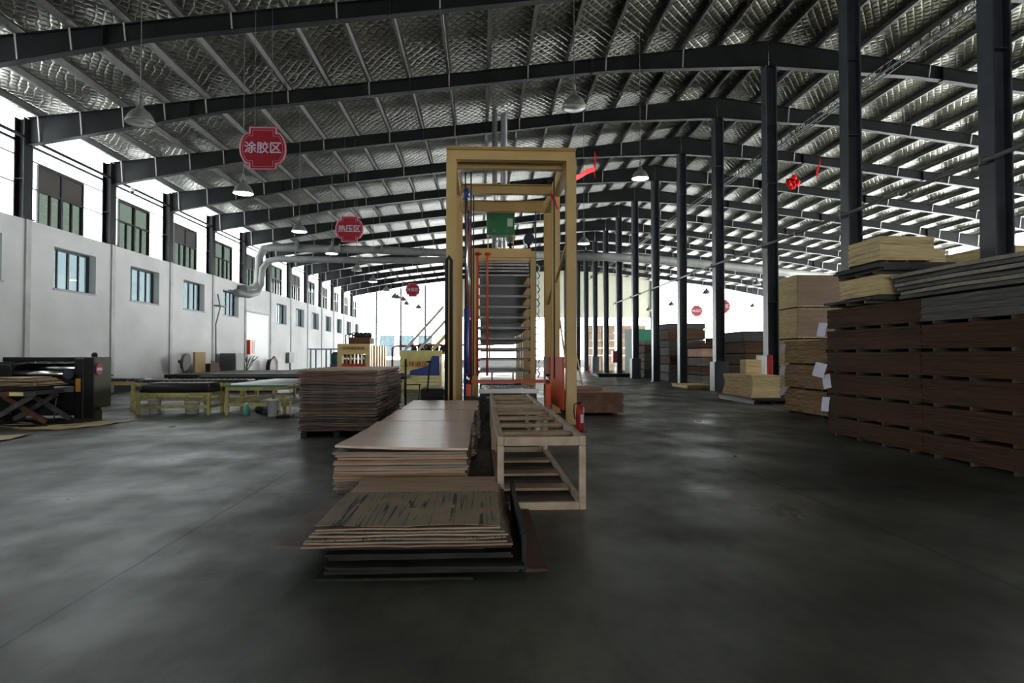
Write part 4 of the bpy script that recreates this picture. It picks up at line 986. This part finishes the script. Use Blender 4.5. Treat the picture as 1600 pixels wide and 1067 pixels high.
# floor veneers
def loose(pts, label, m):
    b = MB(); cx = sum(p[0] for p in pts)/len(pts); cy = sum(p[1] for p in pts)/len(pts)
    c = b.bm.verts.new((0,0,.02)); P = []
    for i, p in enumerate(pts):
        q = pts[(i+1)%len(pts)]
        for k in range(5): f = k/5; P.append(b.bm.verts.new((p[0]+(q[0]-p[0])*f-cx+R.uniform(-.03,.03), p[1]+(q[1]-p[1])*f-cy+R.uniform(-.03,.03), .012+R.uniform(0,.02))))
    for i in range(len(P)): b.bm.faces.new((c, P[i], P[(i+1)%len(P)]))
    o = b.build('veneer_offcut', m, loc=(cx, cy, 0)); md = o.modifiers.new('t','SOLIDIFY'); md.thickness = .004; tag(o, label, 'veneer')
loose([(-8.75,12.5),(-7.9,12.35),(-7.5,13.0),(-7.35,14.1),(-8.0,13.7)], 'pale veneer offcut on the floor before the glue spreader', M['floorveneer'])
loose([(-8.5,10.1),(-7.6,10.25),(-7.75,10.8),(-7.85,11.65),(-8.6,11.5)], 'pale veneer offcut on the floor at the left edge of the photo', M['floorveneer'])
for i in range(8):
    x, y = -9.2+R.uniform(0,1.3), 12.6+R.uniform(-.1,.3); a = R.uniform(-.6,.6)
    o = MB().bar((-.25,0,.006),(.25,0,.012),.03,.005).build('veneer_strip', M['floorveneer'], loc=(x,y,.002+.012*i)); o.rotation_euler = (0,0,a); tag(o, 'thin pale veneer strip littering the floor under the lift table', 'veneer', 'thin veneer strips under the lift table')
# yellow conveyor tables
def ytable(x0, x1, y0, y1, h, label, m='tableyellow', legs=2, rail=.3, name='conveyor_table'):
    t = thing(name, label, 'table', (x0, y0, 0)); W_, D = x1-x0, y1-y0
    for i in range(legs):
        for y in (0, D-.07):
            x = (W_-.07)*i/(legs-1); MB().box((x,y,0),(x+.07,y+.07,h-.082)).build('leg', M[m], t)
    MB().box((0,0,h-.08),(W_,.06,h)).build('front_rail', M[m], t); MB().box((0,D-.06,h-.08),(W_,D,h)).build('rear_rail', M[m], t)
    for x in (0, W_-.06): MB().box((x,.062,h-.08),(x+.06,D-.062,h)).build('end_rail', M[m], t)
    MB().box((.072,.01,rail-.04),(W_-.072,.05,rail+.04)).build('lower_rail', M[m], t)
    MB().box((.01,.072,rail-.04),(.05,D-.072,rail+.04)).build('lower_rail', M[m], t); MB().box((W_-.05,.072,rail-.04),(W_-.01,D-.072,rail+.04)).build('lower_rail', M[m], t)
    return t
t = ytable(-8.0, -6.32, 15.3, 16.15, .52, 'worn yellow conveyor table with black rollers and brown belt', rail=.2)
for y in (.14,.7): MB().tube([(.1,y,.63),(1.6,y,.63)], .10, 16).build('roller', M['rubber'], t)
MB().box((.2,.1,.735),(1.55,.75,.75)).build('belt', M['belt'], t)
for x in (.1,1.58): MB().box((x-.05,.06,.53),(x+.03,.78,.6)).build('bearing_block', M['black'], t)
t = ytable(-8.75, -6.0, 16.5, 17.6, .70, 'long yellow roller conveyor behind the belt table at left', legs=3, rail=.3)
for i in range(18): MB().tube([(.1+i*.15,.05,.74),(.1+i*.15,1.05,.74)], .035, 10).build('roller', M['plate'], t)
t = ytable(-5.93, -4.55, 15.2, 18.6, .66, 'yellow table with green front belt and rows of pale rollers', rail=.25)
for i in range(20): MB().tube([(.08,.15+i*.165,.71),(1.3,.15+i*.165,.71)], .03, 8).build('roller', M['white'], t)
MB().box((.02,-.02,.66),(1.36,.1,.70)).build('belt_edge', M['greenroller'], t)
t = thing('belt_conveyor', 'long dark grey belt conveyor running behind the yellow tables', 'conveyor', (-9.0, 21, 0))
MB().box((0,0,.62),(6.6,1.3,.74)).build('belt', M['darkboard'], t, .01)
for i in range(6):
    for y in (.02,1.2): MB().box((.1+i*1.25,y,0),(.18+i*1.25,y+.08,.618)).build('leg', M['tableyellow'], t)
MB().box((0,-.03,.70),(6.6,-.001,.80)).build('side_guard', M['greybox'], t)
for i in range(30): MB().tube([(.1+i*.215,.1,.77),(.1+i*.215,1.2,.77)], .03, 8).build('roller', M['plate'], t)
t = thing('roller_conveyor', 'dark roller conveyor along the left wall behind the glue spreader', 'conveyor', (-12.2, 17.5, 0))
MB().box((0,0,.60),(3.1,1.0,.70)).build('frame', M['tableyellow'], t)
for i in range(20): MB().tube([(.1+i*.15,.05,.74),(.1+i*.15,.95,.74)], .04, 8).build('roller', M['plate'], t)
for x in (.1,1.5,2.9):
    for y in (.02,.9): MB().box((x,y,0),(x+.07,y+.07,.598)).build('leg', M['tableyellow'], t)
# conveyor line continuing to the back along the wall
t = thing('roller_conveyor', 'far dark conveyor line running back along the left wall', 'conveyor', (-11.8, 24.5, 0))
MB().box((0,0,.55),(4.5,7,.68)).build('belt', M['darkboard'], t)
for x in (.1,4.3):
    for y in (.1,2.3,4.6,6.8): MB().box((x,y,0),(x+.08,y+.08,.549)).build('leg', M['black'], t)
# valves / clamps standing on conveyors
def clamp(x, y, z, label):
    t = thing('clamp_stand', label, 'clamp', (x,y,z)); MB().tube([(0,0,0),(0,0,.42)], .02, 8).build('rod', M['black'], t)
    MB().lathe([(0,0),(.05,0),(.05,.06),(0,.08)], 10, (0,0,.42)).build('knob', M['black'], t)
    MB().bar((-.12,0,.1),(.16,0,.07),.04,.03).build('arm', M['rustedge'], t)
clamp(-11.6, 18.0, .782, 'black threaded clamp on the roller conveyor by the wall, left one'); clamp(-11.35, 18.1, .782, 'black threaded clamp on the roller conveyor by the wall, middle one'); clamp(-10.3, 18.2, .782, 'black threaded clamp on the roller conveyor by the wall, right one')
# buckets and jugs
def bucket(x, y, r, h, m, label, name='bucket'):
    t = thing(name, label, 'bucket', (x,y,0)); MB().lathe([(0,0),(r*.86,0),(r,h),(r*1.06,h),(r*1.06,h+.02),(r*.95,h+.02),(r*.82,.02),(0,.02)], 20).build('body', M[m], t)
    MB().tube([(-r,0,h),(-r*.9,-.0,h*.75),(0,-r*1.1,h*.62),(r*.9,0,h*.75),(r,0,h)], .006, 6).build('handle', M['galv'], t)
bucket(-4.78, 15.0, .12, .36, 'plastic_white', 'white plastic bucket at the right end of the green belt table')
bucket(-7.8, 15.75, .14, .34, 'plastic_white', 'white bucket beneath the left end of the belt table')
bucket(-6.9, 15.7, .17, .28, 'plastic_white', 'squat grey-white bucket beneath the right end of the belt table')
t = thing('plastic_jug', 'green plastic jug on the floor below the green belt table', 'jug', (-5.42, 15.15, 0))
MB().lathe([(0,0),(.07,0),(.075,.02),(.075,.18),(.04,.23),(.025,.25),(.025,.27),(0,.27)], 16).build('body', M['plastic_green'], t); MB().lathe([(0,.27),(.03,.27),(.03,.3),(0,.3)], 10).build('cap', M['plastic_white'], t)
for i, (x, y, c) in enumerate(((-5.1,15.6,'black'),(-4.95,15.4,'blue'),(-5.3,15.9,'black'))):
    b = MB().lathe([(0,0),(.16,0),(.2,.08),(.14,.2),(.05,.25),(0,.24)], 10); o = b.build('sack', M['pump'] if c == 'blue' else M['black'], loc=(x,y,0)); tag(o, ['black slumped sack under the green belt table','dark blue slumped sack under the green belt table','black sack farther under the green belt table'][i], 'sack')
t = thing('weighing_scale', 'small white-topped scale on a dark stand beside the dark veneer stack', 'scale', (-4.38, 14.6, 0))
MB().box((-.14,-.12,.56),(.14,.16,.62)).build('display', M['white'], t, .01)
for x in (-.13,.1): MB().box((x,.0,.06),(x+.03,.03,.558)).build('post', M['tableyellow'], t)
MB().box((-.15,-.15,0),(.15,.2,.058)).build('base', M['black'], t)
# wall-side clutter
o = MB().box((-13.25,30.2,0),(-13.15,31.3,1.55)).build('leaning_board', M['cardboard']); tag(o, 'tan board leaning by the left wall beside a fan', 'board')
t = thing('floor_fan', 'round grey floor fan by the left wall', 'fan', (-13.1, 28.8, 0))
MB().tube([(.2,0,1.1),(.06,0,1.12)], [.38,.34], 20).build('cage', M['greybox'], t); MB().tube([(.05,0,0),(.05,0,1.1)], .03, 8).build('stand', M['black'], t); MB().lathe([(0,0),(.25,0),(.2,.04),(0,.05)], 16).build('base', M['black'], t); MB().tube([(.06,0,1.12),(-.15,0,1.12)], .08, 10).build('motor', M['darkred'], t)
t = thing('leaning_board', 'faded red board tilted against the left wall', 'board', (-13.0, 32.4, .02)); b = MB().bar((.0,.3,.0),(-.35,.45,1.05),.9,.03,(1,0,0)); b.build('panel', M['rose'], t)
o = MB().box((-13.3,31.5,0),(-13.0,32.1,1.0)).build('brown_box', M['rustedge']); tag(o, 'rust-brown box beside the tan board by the left wall', 'box')
t = thing('metal_cabinet', 'grey metal cabinet by the left wall beside dry palm leaves', 'cabinet', (-13.2, 34.6, 0)); MB().box((-.4,-.5,0),(.4,.7,1.5)).build('body', M['greybox'], t, .01); MB().box((.401,-.45,.1),(.42,.65,1.4)).build('door', M['greybox'], t)
t = thing('palm_plant', 'yellow-green palm fronds in a brown tub by the left wall', 'plant', (-13.1, 36.6, 0))
MB().lathe([(0,0),(.3,0),(.36,.55),(.33,.55),(0,.5)], 14).build('tub', M['rustedge'], t)
b = MB()
for i in range(14):
    a = R.uniform(-1.1,1.1); L_ = R.uniform(.7,1.1); b.bar((0,0,.5),(math.sin(a)*.35,math.sin(a)*.5,.5+L_*.6),.03,.01); b.bar((math.sin(a)*.35,math.sin(a)*.5,.5+L_*.6),(math.sin(a)*.5,math.sin(a)*.95,.5+L_*.85),.07,.01)
b.build('fronds', M['leaf'], t)
t = thing('fire_cabinet', 'orange-red fire cabinet on the white gate of the left wall', 'cabinet', (-13.68, 38.7, 1.45)); MB().box((-.04,-.4,0),(.15,.4,.85)).build('body', M['orange'], t); MB().box((.151,.0,.1),(.16,.35,.75)).build('door_pane', M['frame'], t); MB().box((-.03,-.4,-.7),(.02,.4,-.05)).build('notice_board', M['paper'], t)
t = thing('wire_reel', 'black round hose reel by the left wall', 'reel', (-13.0, 40.3, 0)); MB().tube([(.15,0,.62),(-.1,0,.62)], .55, 20).build('drum', M['black'], t); MB().box((-.1,-.3,0),(.1,.3,.1)).build('stand', M['black'], t)
o = MB().prism([(-13.3,41.0,0),(-13.3,42.4,0),(-13.3,42.4,1.0),(-13.3,41.8,1.35),(-13.3,41.2,1.1)], (.1,0,0)).build('leaning_board', M['rose']); tag(o, 'pinkish board leaning by the left wall beside the reel', 'board')
t = thing('meter_box', 'grey meter box on the white left wall past the gate', 'box', (-13.66, 46.6, .85)); MB().box((-.07,-.55,0),(.12,.55,.75)).build('body', M['greybox'], t); MB().tube([(0,0,-.85),(0,0,0)], .04, 8).build('conduit', M['greybox'], t)
# wall conduits and a bracket fan
t = thing('wall_conduit', 'thin grey conduit with bent bracket on the left wall under the duct', 'conduit', (-13.7, 33.9, 0)); MB().tube([(0,0,.1),(0,-.1,3.0),(.1,.2,3.9),(.0,.1,4.6)], .035, 8).build('pipe_run', M['greybox'], t); MB().box((-.05,-.3,3.95),(.3,.7,4.0)).build('bracket', M['greybox'], t)
# ------------------------------------------------------------------ cold presses further back
t = thing('cold_press', 'tan press with red front and black hoses on top, left of centre', 'press', (-5.93, 30.2, 0))
MB().box((-.75,0,1.45),(.75,.4,1.93)).box((-.75,0,0),(-.55,.4,1.448)).box((.55,0,0),(.75,.4,1.448)).build('front_frame', M['cream'], t, .01)
for k in range(6): MB().box((.56,.5+k*.85,0),(.76,.9+k*.85,1.9)).box((-.76,.5+k*.85,0),(-.56,.9+k*.85,1.9)).box((-.56,.5+k*.85,1.6),(.56,.9+k*.85,1.9)).build('rib_frame', M['cream'], t)
MB().box((-.54,.1,.6),(.54,.3,1.0)).build('platen_block', M['orange'], t); MB().box((-.54,.05,0),(.54,.3,.598)).build('base', M['orange'], t)
for i in range(6): MB().tube([(-.45+i*.18,.2,1.0),(-.45+i*.18,.2,1.44)], .055, 12).build('ram', M['chrome'], t)
MB().box((-.35,.6,1.935),(.65,1.8,2.25)).build('tank', M['rustedge'], t, .01)
for i in range(7): MB().tube([(-.55+i*.16,.9,1.94),(-.55+i*.17,.8,2.35),(-.3+i*.15,.9,2.45+.05*(i%2)),(-.1+i*.12,1.0,2.26)], .028, 8).build('hose', M['rubber'], t)
for i in range(4): MB().lathe([(0,0),(.12,0),(.14,.15),(.08,.25),(0,.27)], 12, (-.1+i*.2,1.3,2.252)).build('valve', M['pump'], t)
text('五环液压机械', .17, t, mat('brown_lettering', (.16,.09,.03), .6), (0,-.012,1.72), off=.01)
t = thing('cold_press', 'pale yellow press panel with red characters behind the blue loader', 'press', (-2.45, 26.4, 0))
MB().box((-.85,0,0),(.85,.12,1.6)).build('front_panel', M['yellow'], t, .01)
for x in (-.75,.65): MB().box((x,.2,0),(x+.12,3.2,1.55)).build('side_frame', M['cream'], t)
MB().box((-.63,.2,0),(.63,3,.5)).build('bed', M['orange'], t)
text('五环液压机械', .26, t, M['orange'], (.02,-.012,1.02), off=.012)
for i in range(5): MB().lathe([(0,0),(.1,0),(.13,.1),(.07,.26),(0,.28)], 10, (-.4+i*.3,1.2,1.552)).build('valve', M['pump'], t)
MB().box((-.6,.9,1.45),(1.05,1.6,1.55)).build('top_deck', M['cream'], t)
for i in range(5): MB().tube([(-.5+i*.28,1.0,1.56),(-.45+i*.28,.9,1.85),(-.25+i*.28,1.0,1.9),(-.2+i*.28,1.1,1.56)], .025, 8).build('hose', M['rubber'], t)
MB().tube([(-1.25,.6,0),(-1.25,.6,1.7),(-1.1,.6,1.78),(.9,.6,1.82),(3.0,.6,1.85)], .04, 8).build('pipe', M['darkred'], t)
for i, (x, a) in enumerate(((-3.05,.10),(-2.5,.1),(-1.95,.14))):
    dx = [1.55,1.15,.72][i]; dz = [1.75,1.25,.78][i]
    o = MB().bar((0,0,0),(dx,0,dz),a,.06,(0,1,0)).build('loader_arm', M['yellow' if i == 2 else 'cream_sheet'], loc=(x, 25.9, 1.62)); tag(o, 'slanted pale beam rising from the yellow press towards the tower, %s one' % ['left','middle','right wide'][i], 'beam')
# blue stacker
t = thing('pallet_stacker', 'blue pallet stacker with black frame behind the dark veneer stack', 'forklift', (-1.55, 17.6, 0))
MB().prism([(.42,0,.98),(.42,0,1.37),(.22,0,1.39),(.1,0,1.12),(.02,0,1.08),(-.38,0,.98),(-.40,0,.86),(-.2,0,.85),(.42,0,.85)], (0,.5,0)).build('hood', M['blue'], t, .02)
MB().box((-.08,-.05,.05),(.55,.7,.48)).build('battery_box', M['black'], t, .02)
MB().box((-.05,-.06,.482),(.5,.7,.50)).build('deck', M['greybox'], t)
for z in (.6,.7,.8): MB().box((-.15,.1,z),(.4,.12,z+.02)).build('shelf_bar', M['white'], t)
MB().bar((.1,.15,.5),(.1,.15,.85),.03,.03).build('mast', M['white'], t)
MB().tube([(.1,-.1,.4),(.16,-.15,1.2)], .02, 8).build('tiller', M['black'], t); MB().box((.08,-.17,1.2),(.24,-.12,1.25)).build('tiller_grip', M['black'], t)
for x in (.2,.45): MB().tube([(x,-.12,.14),(x,.0,.14)], .14, 16).build('wheel', M['rubber'], t)
t = thing('hand_trolley', 'thin black upright trolley frame beside the blue stacker', 'trolley', (-1.98, 17.0, 0))
MB().tube([(0,0,0),(0,0,1.3)], .028, 8).build('upright', M['black'], t); MB().bar((0,0,.62),(.38,.2,.62),.04,.03).build('cross_bar', M['black'], t); MB().tube([(.35,.2,.62),(.3,.25,0)], .018, 8).build('leg', M['black'], t)
# steel table far left with tank
t = thing('steel_table', 'pale blue steel table frame by the far left wall', 'table', (-10.0, 38, 0))
for x in (0,.9,3.0):
    for y in (0,1.2): MB().box((x,y,0),(x+.09,y+.09,1.72)).build('leg', mat('pale_blue_steel', (.22,.3,.36), .5) if x == 0 and y == 0 else bpy.data.materials['pale_blue_steel'], t)
MB().box((-.1,-.05,1.722),(3.2,1.35,1.8)).build('table_top', bpy.data.materials['pale_blue_steel'], t)
t = thing('green_tank', 'small dark teal tank under the pale blue steel table', 'tank', (-8.6, 38.6, .9)); MB().lathe([(0,0),(.28,0),(.3,.1),(.3,.5),(.2,.68),(0,.7)], 16).build('body', mat('teal_paint', (.01,.09,.10), .4), t); MB().box((-.3,-.3,-.9),(.3,.3,-.002)).build('stand', M['greybox'], t)

for o in COL.objects:
    if o.parent is None and 'label' in o and len(o['label'].split()) > 16: print('LONG LABEL', o.name, o['label'])
